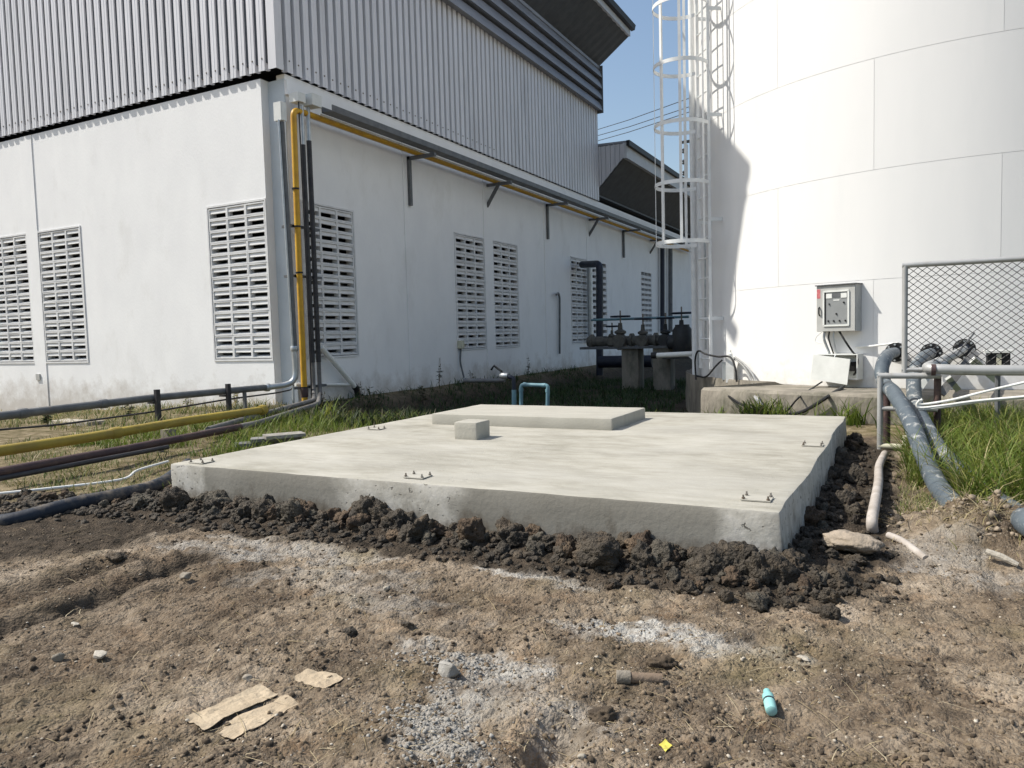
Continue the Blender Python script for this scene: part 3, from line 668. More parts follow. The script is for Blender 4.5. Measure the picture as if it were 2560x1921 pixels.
def blades(name, P, hmin, hmax, width, lean, mat, label, cat, tint=None, curve=.5, seed=0, flat=False):
    r = np.random.default_rng(seed); n = len(P); P = np.asarray(P, float); zz = gheight(P[:, 0], P[:, 1])-.01
    h = hmin+(hmax-hmin)*r.random(n)**1.5; a = r.random(n)*2*np.pi; ln_ = lean*(.3+r.random(n)*1.2); d = np.stack([np.cos(a), np.sin(a), 0*a], 1); wv = np.stack([-np.sin(a+r.normal(0, .6, n)), np.cos(a), 0*a], 1)*width*(.6+.8*r.random(n))[:, None]
    base = np.stack([P[:, 0], P[:, 1], zz], 1); V = []; 
    lv = [(0, 1.0), (.4, .9), (.75, .6), (1.0, 0)]
    for t, w_ in lv:
        out = ln_*t**2*h; up_ = h*(t-curve*.35*t**3*np.minimum(1.3, ln_))
        c = base+d*out[:, None]+np.array([0, 0, 1])*up_[:, None]
        if w_ > 0: V += [c-wv*w_/2, c+wv*w_/2]
        else: V += [c]
    V = np.stack(V, 1); m = V.shape[1]; v = V.reshape(-1, 3); i0 = np.arange(n)*m
    q1 = np.stack([i0, i0+1, i0+3, i0+2], 1); q2 = np.stack([i0+2, i0+3, i0+5, i0+4], 1); t3 = np.stack([i0+4, i0+5, i0+6], 1)
    loops = np.concatenate([np.concatenate([q1, q2]).ravel(), t3.ravel()]); starts = np.concatenate([np.arange(2*n)*4, 8*n+np.arange(n)*3])
    me = bpy.data.meshes.new(name); me.vertices.add(len(v)); me.vertices.foreach_set('co', v.ravel()); me.loops.add(len(loops)); me.loops.foreach_set('vertex_index', loops); me.polygons.add(3*n); me.polygons.foreach_set('loop_start', starts); me.polygons.foreach_set('use_smooth', np.ones(3*n, bool)); me.update(calc_edges=True)
    at = me.attributes.new('tint', 'FLOAT', 'POINT'); tv = np.clip((tint if tint is not None else r.random(n))+r.normal(0, .12, n), 0, 1); at.data.foreach_set('value', np.repeat(tv, m))
    me.materials.append(MAT[mat]); o = bpy.data.objects.new(name, me); COL.objects.link(o); return tag(o, label, cat, kind='stuff')
leaf_material('strawfleck', [(0, (.16, .12, .06)), (.5, (.32, .25, .14)), (1, (.46, .39, .26))], .1)
# ================================================================== SOIL CLODS
def clod_mesh(seed, sub=3, amp=.42, mat='clod', flat=1):
    bm = bmesh.new(); bmesh.ops.create_icosphere(bm, subdivisions=sub, radius=1); v = np.array([tuple(q.co) for q in bm.verts])
    r = .92+amp*fbm(v*1.2+seed*5.1, 2)+amp*.9*(.28-np.abs(fbm(v*2.2+seed*3.7, 2, .6)))+amp*.42*(.25-np.abs(fbm(v*5.5+seed*2.7, 2, .6)))+amp*.22*fbm(v*12+seed, 2)
    v = v*r[:, None]*np.array([1, .85, .75*flat])
    for q, p in zip(bm.verts, v): q.co = p
    m = bpy.data.meshes.new('clod'); bm.to_mesh(m); bm.free(); m.materials.append(MAT[mat]); m.polygons.foreach_set('use_smooth', [sub > 2]*len(m.polygons)); return m
CL = [clod_mesh(k, 4, .62, 'clod' if k < 9 else 'clodbrown' if k < 12 else 'clodgrey') for k in range(15)]
spots = []
def along(p0, p1, n, nrm, w0, w1, s0, s1):
    for k in range(n):
        t = (k+random.random())/n; d = w0+(w1-w0)*random.random()**1.3; q = Vector((*p0, 0)).lerp(Vector((*p1, 0)), t)+Vector(nrm)*d
        s = s0+(s1-s0)*random.random()**2.4; spots.append((q.x, q.y, s, d))
along((SX0-.05, SY0), (SX1+.1, SY0), 165, (0, -1, 0), .02, .22, .018, .10)
along((SX1, SY0-.1), (SX1, SY1), 50, (1, 0, 0), .03, .32, .025, .075)
along((SX1-.6, SY0-.05), (SX1+.3, SY0-.1), 34, (0, -1, 0), .03, .42, .022, .06)
along((SX0-1.3, SY0-.45), (SX0, SY0-.05), 54, (0, -1, 0), -.28, .18, .018, .055)
for x, y, s, d in spots[:330]:
    if (Vector((x, y))-Vector((-.09, 5.6))).length < 1.3 and x > SX1+.2: continue
    o = bpy.data.objects.new('soil_clod', random.choice(CL)); COL.objects.link(o)
    o.location = (x, y, gz(x, y)+s*.32); o.rotation_euler = (random.uniform(0, 6), random.uniform(0, 6), random.uniform(0, 6)); o.scale = (s*random.uniform(.8, 1.2), s*random.uniform(.8, 1.15), s*random.uniform(.75, 1.1))
    k = 'front' if y < SY0 and SX0 < x < -1.0 else 'corner' if y < SY0 and x >= -1.0 else 'right' if x > SX1 else 'left'
    tag(o, {'front': 'dark damp soil clod in the bank along the slab front', 'corner': 'dark damp soil clod heaped round the near right slab corner', 'right': 'dark soil clod in the shade along the right side of the slab', 'left': 'dark soil clod left of the slab near the blue hose'}[k], 'soil clod', 'soil clods banked at the slab '+k)
def scatter_stuff(name, mat, n, sampler, s0, s1, sub, label, cat, amp=.4, pw=2.2, flat=.8, sink=.25):
    vs_ = []; fs_ = []; k = 0; prot = []
    for q in range(8):
        bm = bmesh.new(); bmesh.ops.create_icosphere(bm, subdivisions=sub, radius=1); v = np.array([tuple(p.co) for p in bm.verts]); r = 1+amp*fbm(v*1.5+q*7.7+5, 3); v = np.sign(v)*np.abs(v)**.7+np.random.default_rng(q).normal(0, .16, v.shape)
        prot.append((v*r[:, None]*np.array([1, .5+.08*q, flat*(.5+.1*q)]), np.array([[p.index for p in f.verts] for f in bm.faces]))); bm.free()
    P = np.array([sampler() for _ in range(n)]); hh = gheight(P[:, 0], P[:, 1])
    for i in range(n):
        v, f = prot[i % 8]; s = s0+(s1-s0)*random.random()**pw
        R_ = np.array(Matrix.Rotation(random.uniform(0, 6.3), 3, 'Z') @ Matrix.Rotation(random.gauss(0, .5), 3, 'X'))
        vs_.append((v*s)@R_.T+np.array([P[i, 0], P[i, 1], hh[i]+s*sink])); fs_.append(f+k); k += len(v)
    v = np.concatenate(vs_); f = np.concatenate(fs_); me = bpy.data.meshes.new(name); me.vertices.add(len(v)); me.vertices.foreach_set('co', v.ravel()); me.loops.add(f.size); me.loops.foreach_set('vertex_index', f.ravel())
    me.polygons.add(len(f)); me.polygons.foreach_set('loop_start', np.arange(len(f))*3); me.update(calc_edges=True); me.materials.append(MAT[mat])
    o = bpy.data.objects.new(name, me); COL.objects.link(o); return tag(o, label, cat, kind='stuff')
def s_bank():
    while True:
        t = random.random()
        if t < .55: x = random.uniform(SX0-.4, SX1+.25); y = SY0-random.random()**1.6*.40-.005
        elif t < .74: x = SX1+random.random()**1.4*.42+.01; y = random.uniform(SY0-.3, SY1)
        else: x = random.uniform(-5.4, SX0-.02); y = 3.08+.33*(x-SX0)+random.gauss(0, .17)
        return x, y
scatter_stuff('loose_soil', 'clod', 4200, s_bank, .003, .026, 2, 'loose crumbs of dark soil around the slab', 'soil', .5)
def s_front():
    while True:
        r = random.uniform(1.2, 5) if random.random() < .7 else random.uniform(1.2, 2.6); a = random.uniform(-.75, .75); f_ = Vector((FW.x, FW.y)).normalized(); x = r*(f_.x*math.cos(a)-f_.y*math.sin(a)); y = r*(f_.y*math.cos(a)+f_.x*math.sin(a))
        if slabdist(np.array([x]), np.array([y]))[0] > .35 and y < 5.5: return x, y
def s_clump(sc, seed, thr):
    r_ = np.random.default_rng(seed); f_ = math.atan2(FW.y, FW.x); pool = []
    def f():
        if not pool:
            n = 20000; r = np.where(r_.random(n) < .7, r_.uniform(1.2, 5, n), r_.uniform(1.2, 2.6, n)); a = f_+r_.uniform(-.75, .75, n); x = r*np.cos(a); y = r*np.sin(a)
            k = (slabdist(x, y) > .35) & (y < 5.5) & (pn(np.stack([x*sc, y*sc, 0*x+seed], 1))+r_.normal(0, .12, n) > thr); pool.extend(zip(x[k], y[k]))
        return pool.pop()
    return f
scatter_stuff('soil_crumbs', 'crumb', 17000, s_clump(2.5, 71, -.15), .0014, .009, 1, 'small dry brown soil crumbs scattered over the bare ground', 'soil', .5, 5, .8, .05)
scatter_stuff('dark_soil_crumbs', 'crumbdark', 8000, s_clump(2.5, 81, .08), .0015, .011, 1, 'small dark soil crumbs scattered over the bare ground', 'soil', .5, 5, .8, .05)
scatter_stuff('pale_gravel', 'chip', 3600, s_clump(2, 91, -.1), .0012, .007, 1, 'pale gravel chips scattered over the bare ground', 'gravel', .35, 5, .6, .1)
RB = [(1130, 1655, .18, .07), (1200, 1660, .14, .05), (1060, 1760, .10, .13), (1090, 1830, .14, .10), (1150, 1890, .14, .07)]
RBW = [(G(a, b_), c, d) for a, b_, c, d in RB]
def s_rub():
    c, a, b_ = random.choice(RBW[:5]*3+RBW[5:]); return random.gauss(c.x, a*.6), random.gauss(c.y, b_*.6)
blades('straw_flecks', np.array([f_() for f_ in [s_clump(1.8, 95, -.12)] for _ in range(2600)]), .012, .05, .0022, 3.2, 'strawfleck', 'dry straw flecks scattered over the bare ground', 'straw', seed=41, curve=2.2)
scatter_stuff('concrete_rubble', 'rubble', 3600, s_rub, .0012, .008, 1, 'pale crushed concrete rubble strewn in a ring on the ground', 'rubble', .45, 5, .7, .0)

# individual stones
def rock(name, px_, py_, s, mat, label, cat, rot=0, sink=.25, sub=3, seed=1, amp=.3, dz=0):
    amp = amp*1.5
    name = 'soil_clod' if cat == 'soil clod' else name
    p = GG(px_, py_)
    if mat in ('stone', 'stonepale', 'rubble'):
        r = random.Random(seed); bm = bmesh.new()
        for _ in range(16):
            d = Vector((r.gauss(0, 1), r.gauss(0, 1), r.gauss(0, 1))).normalized()*r.uniform(.8, 1.1); bm.verts.new(d)
        bmesh.ops.convex_hull(bm, input=bm.verts[:]); bmesh.ops.bevel(bm, geom=bm.edges[:], offset=.06, segments=1, affect='EDGES')
        m = bpy.data.meshes.new('rock'); bm.to_mesh(m); bm.free(); m.materials.append(MAT[mat])
    else: m = clod_mesh(seed, sub, amp, mat)
    o = bpy.data.objects.new(name, m); COL.objects.link(o); o.location = (p.x, p.y, p.z+s[2]*sink+dz); o.scale = s; o.rotation_euler = (0, 0, rot)
    return tag(o, label, cat)
rock('flat_rock', 2130, 1385, (.125, .095, .062), 'flatrock', 'large flat tan rock lying on the soil bank right of the slab', 'rock', -.25, .6, 4, 32, .22, .015)
rock('stone', 1960, 1385, (.045, .045, .045), 'clod', 'rounded dark clod under the near right slab corner', 'soil clod', 0, .5, 3, 32, .2)
rock('stone', 1815, 1505, (.030, .026, .036), 'clod', 'upright dark oval lump at the foot of the soil bank', 'soil clod', .5, .6, 3, 33, .15)
rock('concrete_chunk', 1120, 1686, (.042, .028, .028), 'rubble', 'grey wedge shaped concrete chunk in the pale rubble ring', 'concrete chunk', -.3, .5, 2, 34, .3)
rock('stone', 466, 1446, (.034, .022, .022), 'stone', 'rounded pale stone beside the rut at the left', 'stone', .3, .5, 3, 35, .2)
rock('stone', 185, 1524, (.024, .017, .018), 'stonepale', 'small white stone lying in the rut at the left', 'stone', .3, .5, 3, 36, .2)
rock('stone', 190, 1564, (.022, .015, .010), 'stonepale', 'flat cream stone on the near lip of the rut', 'stone', 0, .5, 3, 37, .2)
rock('stone', 146, 1648, (.026, .018, .017), 'stone', 'brown angular stone at far left foreground', 'stone', .6, .5, 2, 38, .3)
rock('stone', 250, 1646, (.032, .022, .014), 'stonepale', 'flat tan stone casting a shadow in the left foreground', 'stone', -.2, .9, 2, 39, .25)
rock('stone', 618, 1702, (.022, .016, .012), 'stone', 'small tan stone above the torn paper pieces', 'stone', -.2, .6, 3, 40, .25)
rock('stone', 875, 1590, (.026, .022, .025), 'clod', 'dark brown angular clod left of the rubble ring', 'soil clod', .4, .5, 2, 41, .35)
rock('stone', 1020, 1567, (.026, .014, .014), 'clod', 'dark grey flat lump above the rubble ring', 'soil clod', .2, .5, 2, 42, .3)
rock('stone', 967, 1474, (.018, .014, .013), 'stonepale', 'small pale stone in the middle of the bare ground', 'stone', .9, .5, 3, 43, .25)
rock('stone', 1660, 1672, (.045, .028, .03), 'crumbdark', 'lumpy brown dirt clod behind the broken pipe', 'soil clod', .2, .4, 4, 44, .5)
rock('stone', 1455, 1900, (.016, .012, .012), 'stonepale', 'cream stone at the bottom edge of the bare ground', 'stone', .9, .5, 3, 45, .25)
rock('stone', 1510, 1795, (.035, .028, .024), 'crumbdark', 'brown dirt lump above the yellow paper scrap', 'soil clod', .9, .3, 4, 46, .5)
rock('stone', 2010, 1650, (.026, .014, .009), 'stonepale', 'flat white chip in the right foreground', 'stone', -.4, .7, 2, 47, .25)
rock('stone', 290, 1400, (.05, .035, .03), 'clod', 'dark clod standing on the bare ground behind the rut', 'soil clod', .3, .5, 3, 48, .45)
rock('stone', 1500, 1345, (.10, .055, .07), 'claydry', 'reddish grassy clod sitting on the soil bank', 'soil clod', .3, .5, 4, 49, .5, .05)
rock('stone', 930, 1235, (.06, .05, .06), 'clod', 'tall dark clod leaning on the slab front', 'soil clod', .3, .5, 4, 50, .45, .03)
rock('stone', 720, 1245, (.05, .045, .055), 'clod', 'peaked dark clod at the left part of the slab front', 'soil clod', .9, .5, 4, 51, .45, .03)
rock('stone', 980, 1270, (.06, .055, .045), 'clod', 'broad dark clod at the middle of the slab front', 'soil clod', 1.3, .5, 4, 52, .45, .03)

# torn paper, scraps and litter
def paper(name, px, mat, label, cat, curl=.012, thick=.0015):
    P = [G(a, b_) for a, b_ in px]; bm = bmesh.new(); vs_ = [bm.verts.new((p.x, p.y, 0)) for p in P]; bm.faces.new(vs_)
    bmesh.ops.triangulate(bm, faces=bm.faces[:]); 
    for _ in range(3): bmesh.ops.subdivide_edges(bm, edges=bm.edges[:], cuts=1, use_grid_fill=False); bmesh.ops.triangulate(bm, faces=bm.faces[:])
    bm.normal_update(); v = np.array([tuple(q.co) for q in bm.verts]); bd = np.array([q.is_boundary for q in bm.verts])
    v[:, :2] += np.where(bd[:, None], np.stack([fbm(v*60+1, 2), fbm(v*60+8, 2)], 1)*(.0003 if 'yellow' in mat else .003), 0)
    z = gheight(v[:, 0], v[:, 1]); zs_ = .35*z+.65*z.mean()+.004+curl*(fbm(v*np.array([9, 9, 1])+3, 3)+.25); z = np.maximum(z+.003, zs_)
    for q, p, zz in zip(bm.verts, v, z): q.co = (p[0], p[1], zz)
    ext = bmesh.ops.solidify(bm, geom=bm.faces[:], thickness=thick); bm.verts.index_update()
    o = mesh_obj(name, [tuple(q.co) for q in bm.verts], [[q.index for q in f.verts] for f in bm.faces], mat, None, False); bm.free(); return tag(o, label, cat)
paper('paper_scrap', [(459, 1798), (560, 1752), (651, 1712), (696, 1733), (588, 1778), (511, 1827)], 'paper', 'longest torn brown paper strip, at the left of the litter', 'paper', .010)
paper('paper_scrap', [(542, 1828), (583, 1839), (660, 1800), (750, 1753), (714, 1733), (592, 1782)], 'paper', 'torn brown paper strip lying right against the longest strip', 'paper', .008)
paper('paper_scrap', [(728, 1692), (770, 1708), (814, 1719), (859, 1694), (841, 1681), (768, 1674)], 'paper', 'small separate piece of torn brown paper', 'paper', .008)
paper('paper_scrap', [(1647, 1857), (1664, 1846), (1681, 1859), (1664, 1875)], 'yellowpaper', 'bright yellow diamond shaped paper scrap in the foreground', 'paper', .002)
p, q = GG(1918, 1748), GG(1928, 1790); d = (q-p).normalized(); p = p+Z*.017; q = q+Z*.016
tb = thing('teal_container', (p.x, p.y, p.z-.017), 'small teal plastic container lying on the dirt', 'container')
MB().lathe(p+d*.012, d, [(0, .012), (.003, .0155), (.05, .0155), (.066, .0145), (.069, .010)], 14).build('body', 'teal', tb, True)
MB().lathe(p-d*.008, d, [(0, .008), (.001, .010), (.018, .010), (.020, .007)], 12).build('cap', 'teal', tb, True)
MB().lathe(p+d*.034, d, [(0, .0159), (.006, .0159)], 14).build('band', 'hoseblue', tb, True)
p, q = GG(1545, 1703)+Z*.012, GG(1655, 1708)+Z*.012; s_ = thing('broken_pipe', (p.x, p.y, p.z-.012), 'short weathered brown broken pipe length lying on the ground', 'pipe')
MB().tube([p, p.lerp(q, .3), p.lerp(q, .7), q], .015, 12).build('tube', 'wood', s_, True)
MB().tube([p-(q-p).normalized()*.004, p+(q-p).normalized()*.035], .019, 12).build('collar', 'stone', s_, True)
p, q = GG(2465, 1390)+Z*.02, GG(2545, 1425)+Z*.02; o = MB().tube([p, p.lerp(q, .5)+Z*.004, q], .014, 8, True, [.012, .015, .010]).build('stick', 'stonepale', None, True); tag(o, 'short pale stick lying below the debris mound', 'stick')
p, q = GG(2222, 1345)+Z*.012, GG(2315, 1402)+Z*.008; o = MB().tube(spline([p, p.lerp(q, .4)+Z*.012, q]), .016, 10).build('hose_end', 'dirtyhose', None, True); tag(o, 'pale muddy pipe end emerging from the soil bank', 'pipe')

# ================================================================== CORNER PIPES
PX = -8.2
def pipe(name, pts, r, mat, label, cat='pipe', fil=.08, seg=12, group=None):
    o = MB().tube(fillet(pts, fil), r, seg).build(name, mat, None, True); return tag(o, label, cat, group)
TZ = 4.53
# yellow riser + overhead run
yr = thing('yellow_gas_pipe', (PX, 8.86, 0), 'yellow gas pipe rising up the warehouse corner and along the wall', 'pipe')
MB().tube(fillet([(PX, 8.865, .02), (PX, 8.87, 2.2), (PX, 8.90, 4.5), (PX-.02, 9.12, 4.53), (PX-.02, 33, 4.47)], .16, 8), .046, 14).build('tube', 'yellow', yr, True)
for z in (.28, 2.05, 2.75, 3.32): MB().lathe((PX, 8.87, z-.012), (0, 0, 1), [(0, .056), (.024, .056)], 14).build('clamp', 'black', yr)
MB().lathe((PX, 8.865, .27), (0, 0, -1), [(0, .054), (.02, .06), (.12, .056), (.14, .053)], 14).build('sleeve', 'brownpipe', yr, True)
# two conduit ducts: galvanised on top, black sheath below, bending along the ground
for k, (y, zc, lab) in enumerate(((9.075, 4.0, 'left one of the two black sheathed ducts beside the yellow pipe'), (9.215, 4.09, 'right one of the two black sheathed ducts beside the yellow pipe'))):
    t = thing('sheathed_duct', (PX, y, 0), lab, 'conduit', 'sheathed ducts at the corner')
    MB().tube([(PX, y, zc), (PX, y+.01, 4.62)], .033, 10).build('upper_conduit', 'galv', t, True)
    g1 = [G(600, 1052, .1), G(520, 1075, .1)] if k == 0 else [G(640, 1060, .09), G(500, 1086, .09)]
    pts = fillet([(PX, y, .68), (PX, y, .16), ((PX+.5, y-.55, .12) if k == 0 else (PX+.85, y-1.0, .10)), g1[0], g1[1]], .22, 8)
    MB().tube(pts, .034, 10).build('lower_bend', 'duct', t, True)
    MB().tube([(PX, y, .66), (PX, y, zc+.02)], .040, 10).build('sheath', 'blackpipe', t, True)
o = pipe('thin_cable', [(PX+.02, 9.0, .1), (PX+.02, 9.01, 2.2), (PX+.02, 9.0, 4.7)], .012, 'blackpipe', 'thin black cable between the yellow pipe and the ducts', 'cable', seg=8)
# galvanised conduit with swept bend into the grey rail pipe
gp = thing('galvanised_conduit', (-8.22, 8.7, 0), 'shiny galvanised conduit sweeping from the corner into the grey rail pipe', 'conduit')
c0 = WX(714, 471, -8.2); bend = [WX(736, 880, -8.2), WX(739, 930, -8.2), WX(733, 952, -8.22), WX(715, 962, -8.28), WX(690, 966, -8.36)]
MB().tube([WX(704, 305, -8.2), WX(737, 868, -8.2)], .040, 10).build('riser', 'greypipe', gp, True)
MB().tube([WX(697, 300, -8.2), WX(732, 868, -8.2)], .016, 8).build('side_conduit', 'galv', gp, True)
MB().tube(spline([WX(736.5, 868, -8.2)]+bend+[WX(668, 969, -8.42)]), .045, 12).build('bend', 'galv', gp, True)
for p_, d_ in ((WX(736, 872, -8.2), Z), (WX(668, 969, -8.42), Vector((.8, .5, 0)))): MB().lathe(p_-d_.normalized()*.04, d_, [(0, .055), (.02, .062), (.06, .062), (.08, .055)], 12).build('coupling', 'galv', gp, True)
R0 = WX(665, 969, -8.42); R1 = Vector((-8.43, 6.6, .42)); R2 = Vector((-8.43, 4.3, .31)); R1 = WX(383, 995, -8.43); R2 = WX(-60, 1048, -8.43)
RP = thing('rail_pipe', (R1.x, R1.y, 0), 'dark grey pipe on posts in front of the sunlit wall', 'pipe'); MB().tube(fillet([R0, R1, R2], .08), .047, 12).build('tube', 'greypipe', RP, True)
for t_, in ((.3,), (.75,)):
    c = R1.lerp(R2, t_); MB().lathe(c, R2-R1, [(0, .052), (.012, .056), (.09, .056), (.10, .052)], 12).build('coupling', 'greypipe', RP, True)
pipe('thin_cable', [WX(735, 962, -8.3), WX(728, 975, -8.35), WX(690, 983, -8.4), WX(560, 1000, -8.43), WX(383, 1030, -8.43), WX(150, 1062, -8.43), WX(-60, 1080, -8.43)], .012, 'blackpipe', 'thin dark cable slung below the grey rail pipe', 'cable', .2, 8)
for px_, y1_, y0_, lab in ((383, 983, 1095, 'dark steel post carrying the rail pipe left of the yellow pipe'), (561, 968, 1008, 'short steel hanger post on the rail pipe near the corner')):
    a, c = WX(px_, y1_, -8.43), WX(px_, y0_, -8.43)
    t = thing('pipe_post', (a.x, a.y, min(c.z, 0)), lab, 'post'); z0_ = -.12 if px_ == 383 else a.z-.32
    MB().bb((a.x+.048, a.y-.03, z0_), (a.x+.095, a.y+.03, a.z+.045)).build('post', 'blackpipe', t)
    MB().bb((a.x-.07, a.y-.04, a.z-.135), (a.x+.047, a.y+.04, a.z-.11)).build('saddle', 'blackpipe', t)
    if px_ != 383: MB().bb((a.x+.02, a.y+.30, a.z-.36), (a.x+.06, a.y+.34, -.1+a.z-.0)).build('hanger', 'greypipe', t)
pipe('support_stub', [WX(733, 965, -8.25), WX(733, 1012, -8.25)-Z*.1], .018, 'galv', 'thin galvanised stub under the conduit bend at the corner', 'post')
# yellow old pipe, purple-brown pipe along the ground
yo = thing('ground_gas_pipe', G(655, 1025, .12), 'old faded yellow pipe with end cap running along the ground', 'pipe')
Y0, Y1 = G(652, 1026, .17), G(-80, 1140, .17)
MB().tube([Y0, Y0.lerp(Y1, .35)+Z*.01, Y0.lerp(Y1, .7)-Z*.005, Y1], .046, 14).build('tube', 'yellowold', yo, True)
dd = (Y0-Y1).normalized(); MB().lathe(Y0.lerp(Y1, .62)+Z*.0, dd, [(0, .049), (.01, .056), (.10, .056), (.11, .049)], 14).build('coupling', 'yellowold', yo, True); MB().lathe(Y0-dd*.02, dd, [(0, .06), (.05, .066), (.09, .06), (.12, .035), (.125, .0)], 14).build('end_cap', 'yellowold', yo, True)
P0, P1 = G(600, 1068, .13), G(-80, 1196, .13)
pipe('brown_pipe', [P0, P0.lerp(P1, .5)-Z*.006, P1], .036, 'brownpipe', 'purple brown pipe in front of the yellow ground pipe')
pipe('brown_pipe', [G(420, 1118, .09), G(-80, 1212, .09)], .02, 'blackpipe', 'thin black pipe just under the purple brown pipe')
t = G(400, 1130, 0); o = MB().bb((t.x-.03, t.y-.03, -.05), (t.x+.03, t.y+.03, .1)).build('pipe_block', 'plinth', None); tag(o, 'little concrete block propping the purple brown pipe', 'block')
o = MB().bb((Y0.lerp(Y1, .42).x-.07, Y0.lerp(Y1, .42).y-.04, -.05), (Y0.lerp(Y1, .42).x+.07, Y0.lerp(Y1, .42).y+.04, .118)).build('pipe_block', 'plinth', None); tag(o, 'concrete block under the old yellow pipe', 'block')
# junction boxes at the top of the risers
def jbox(c, d, lab, mat='boxwhite'):
    t = thing('junction_box', (c[0], c[1], c[2]-d[2]/2), lab, 'junction box'); MB().box(c, d).build('body', mat, t)
    MB().box((c[0]+d[0]/2+.004, c[1], c[2]), (.01, d[1]*1.04, d[2]*1.04)).build('cover', mat, t)
    MB().box((c[0], c[1]-d[1]/2-.004, c[2]), (d[0]*1.03, .01, d[2]*1.03)).build('lid', mat, t); return t
jbox((-8.24, 8.66, 4.42), (.14, .10, .26), 'leftmost white junction box above the galvanised conduit')
jbox((-8.22, 9.02, 4.71), (.18, .14, .13), 'middle white junction box above the yellow bend')
jbox((-8.16, 9.27, 4.72), (.20, .20, .17), 'right white junction box where the cable tray starts')
# overhead cable tray and thin conduits
tr = thing('cable_tray', (-7.98, 9.35, TZ), 'dark grey cable tray running under the warehouse beam', 'cable tray')
MB().bb((-8.07, 9.4, TZ+.03), (-7.87, 34, TZ+.045)).build('tray_floor', 'greypipe', tr)
for x in (-8.08, -7.875): MB().bb((x, 9.4, TZ+.03), (x+.012, 34, TZ+.13)).build('tray_side', 'greypipe', tr)
for k, x in enumerate((-8.31, -8.37, -8.115)): pipe('thin_conduit', [(x, 9.42, TZ+.02), (x, 34, TZ-.03)], .015, 'pvcwhite', ('middle thin white conduit between the yellow pipe and the wall', 'thin white conduit closest to the wall under the beam', 'thin white conduit between the yellow pipe and the cable tray')[k], 'conduit', seg=8, group='thin conduits along the wall')
for k, y in enumerate((12.22, 15.36, 18.62, 21.75, 24.9, 28.1)):
    word = ('nearest', 'second nearest', 'third nearest', 'fourth nearest', 'fifth nearest', 'farthest')[k]
    t = thing('wall_bracket', (-8.43, y, 3.55), f'{word} steel wall bracket under the cable tray', 'bracket', 'brackets under the cable tray')
    if k % 2 == 0: MB().bb((-8.43, y-.035, 3.55), (-8.37, y+.035, TZ-.05)).build('leg', 'greypipe', t)
    else: MB().box((-8.28, y, 4.22), (.06, .06, .62), (Vector((math.cos(.6), 0, -math.sin(.6))), Vector((0, 1, 0)), Vector((math.sin(.6), 0, math.cos(.6))))).build('diagonal_brace', 'greypipe', t)
    MB().bb((-8.43, y-.035, TZ-.115), (-7.8, y+.035, TZ-.055)).build('arm', 'greypipe', t)
# strut rails holding the risers
for k, (z, lab) in enumerate(((.28, 'lowest strut rail holding the risers'), (2.0, 'middle strut rail holding the risers'), (2.76, 'upper strut rail holding the risers'))):
    o = MB().bb((-8.45, 8.80 if k else 9.0, z-.02), (-8.235, 8.84 if k else 9.04, z+.02)).bb((-8.27, 8.70, z-.02), (-8.235, 9.42, z+.02)).bb((-8.45, 9.38, z-.02), (-8.27, 9.42, z+.02)).build('strut_rail', 'greypipe', None); tag(o, lab, 'strut', 'struts at the warehouse corner')
# white pvc drain pipes by the near right-wall grille
dp = thing('drain_pipe', (-8.3, 10.0, .2), 'white drain pipe slanting down the shaded wall to a black elbow', 'pipe')
a, c = WX(802, 868, -8.34), WX(886, 966, -8.34); MB().tube([a, c], .045, 12).build('tube', 'pvcwhite', dp, True)
MB().tube(fillet([c, c+(c-a).normalized()*.09, c+(c-a).normalized()*.12-Z*.12, c+(c-a).normalized()*.1-Z*.24], .08), .056, 12).build('elbow', 'black', dp, True)
pipe('drain_pipe', [WX(738, 962, -8.38), WX(880, 962, -8.36)], .028, 'pvcwhite', 'short horizontal white pipe low on the shaded wall')
# valve stub in the weeds
# cream junction box with cable on the shaded wall
p = WX(1147, 862, -8.45); t = jbox((-8.40, p.y, p.z), (.09, .12, .16), 'cream electrical box at the lower corner of a wall grille', 'cream')
pipe('wall_cable', [(-8.40, p.y, p.z-.08), WX(1150, 905, -8.4), WX(1160, 945, -8.3)], .02, 'greypipe', 'dark conduit hanging below the cream electrical box', 'conduit', .1, 8)

# ================================================================== BETWEEN WAREHOUSE AND TANK
# blue pvc, tap
bp_ = thing('blue_pvc_pipe', (-5.3, 10.2, 0), 'pale blue plastic pipe bent in an upside down U behind the pedestal', 'pipe')
MB().tube(fillet([WY(1303, 1050, 10.1), WY(1303, 962, 10.1), WY(1370, 964, 10.1), WY(1368, 1050, 10.1)], .05), .029, 12).build('tube', 'pvcblue', bp_, True)
for x, y in ((1303, 975), (1369, 977), (1312, 962), (1360, 964)):
    c = WY(x, y, 10.1); MB().lathe(c-(Z*.025 if y > 970 else Vector((.025, 0, 0))), Z if y > 970 else (1, 0, 0), [(0, .034), (.05, .034)], 12).build('socket', 'pvcblue', bp_, True)
tp = thing('water_tap', WY(1286, 1020, 10.2), 'black handled water valve on a pale blue standpipe', 'valve')
MB().tube([WY(1286, 1060, 10.2), WY(1285, 975, 10.2)], .036, 12).build('standpipe', 'pvcblue', tp, True)
MB().tube(fillet([WY(1285, 978, 10.2), WY(1284, 945, 10.2), WY(1262, 940, 10.2)], .04), .032, 12).build('elbow', 'navypipe', tp, True)
MB().lathe(WY(1270, 940, 10.2), (-1, 0, 0), [(0, .04), (.05, .05), (.1, .05), (.14, .03)], 12).build('valve_body', 'galv', tp, True)
MB().tube([WY(1255, 930, 10.2), WY(1235, 915, 10.2), WY(1228, 925, 10.2)], .018, 8).build('handle', 'black', tp, True)
pipe('low_pipe', [WY(1160, 952, 10.4), WY(1262, 951, 10.4)], .033, 'greypipe', 'low dark grey pipe leading to the water valve')
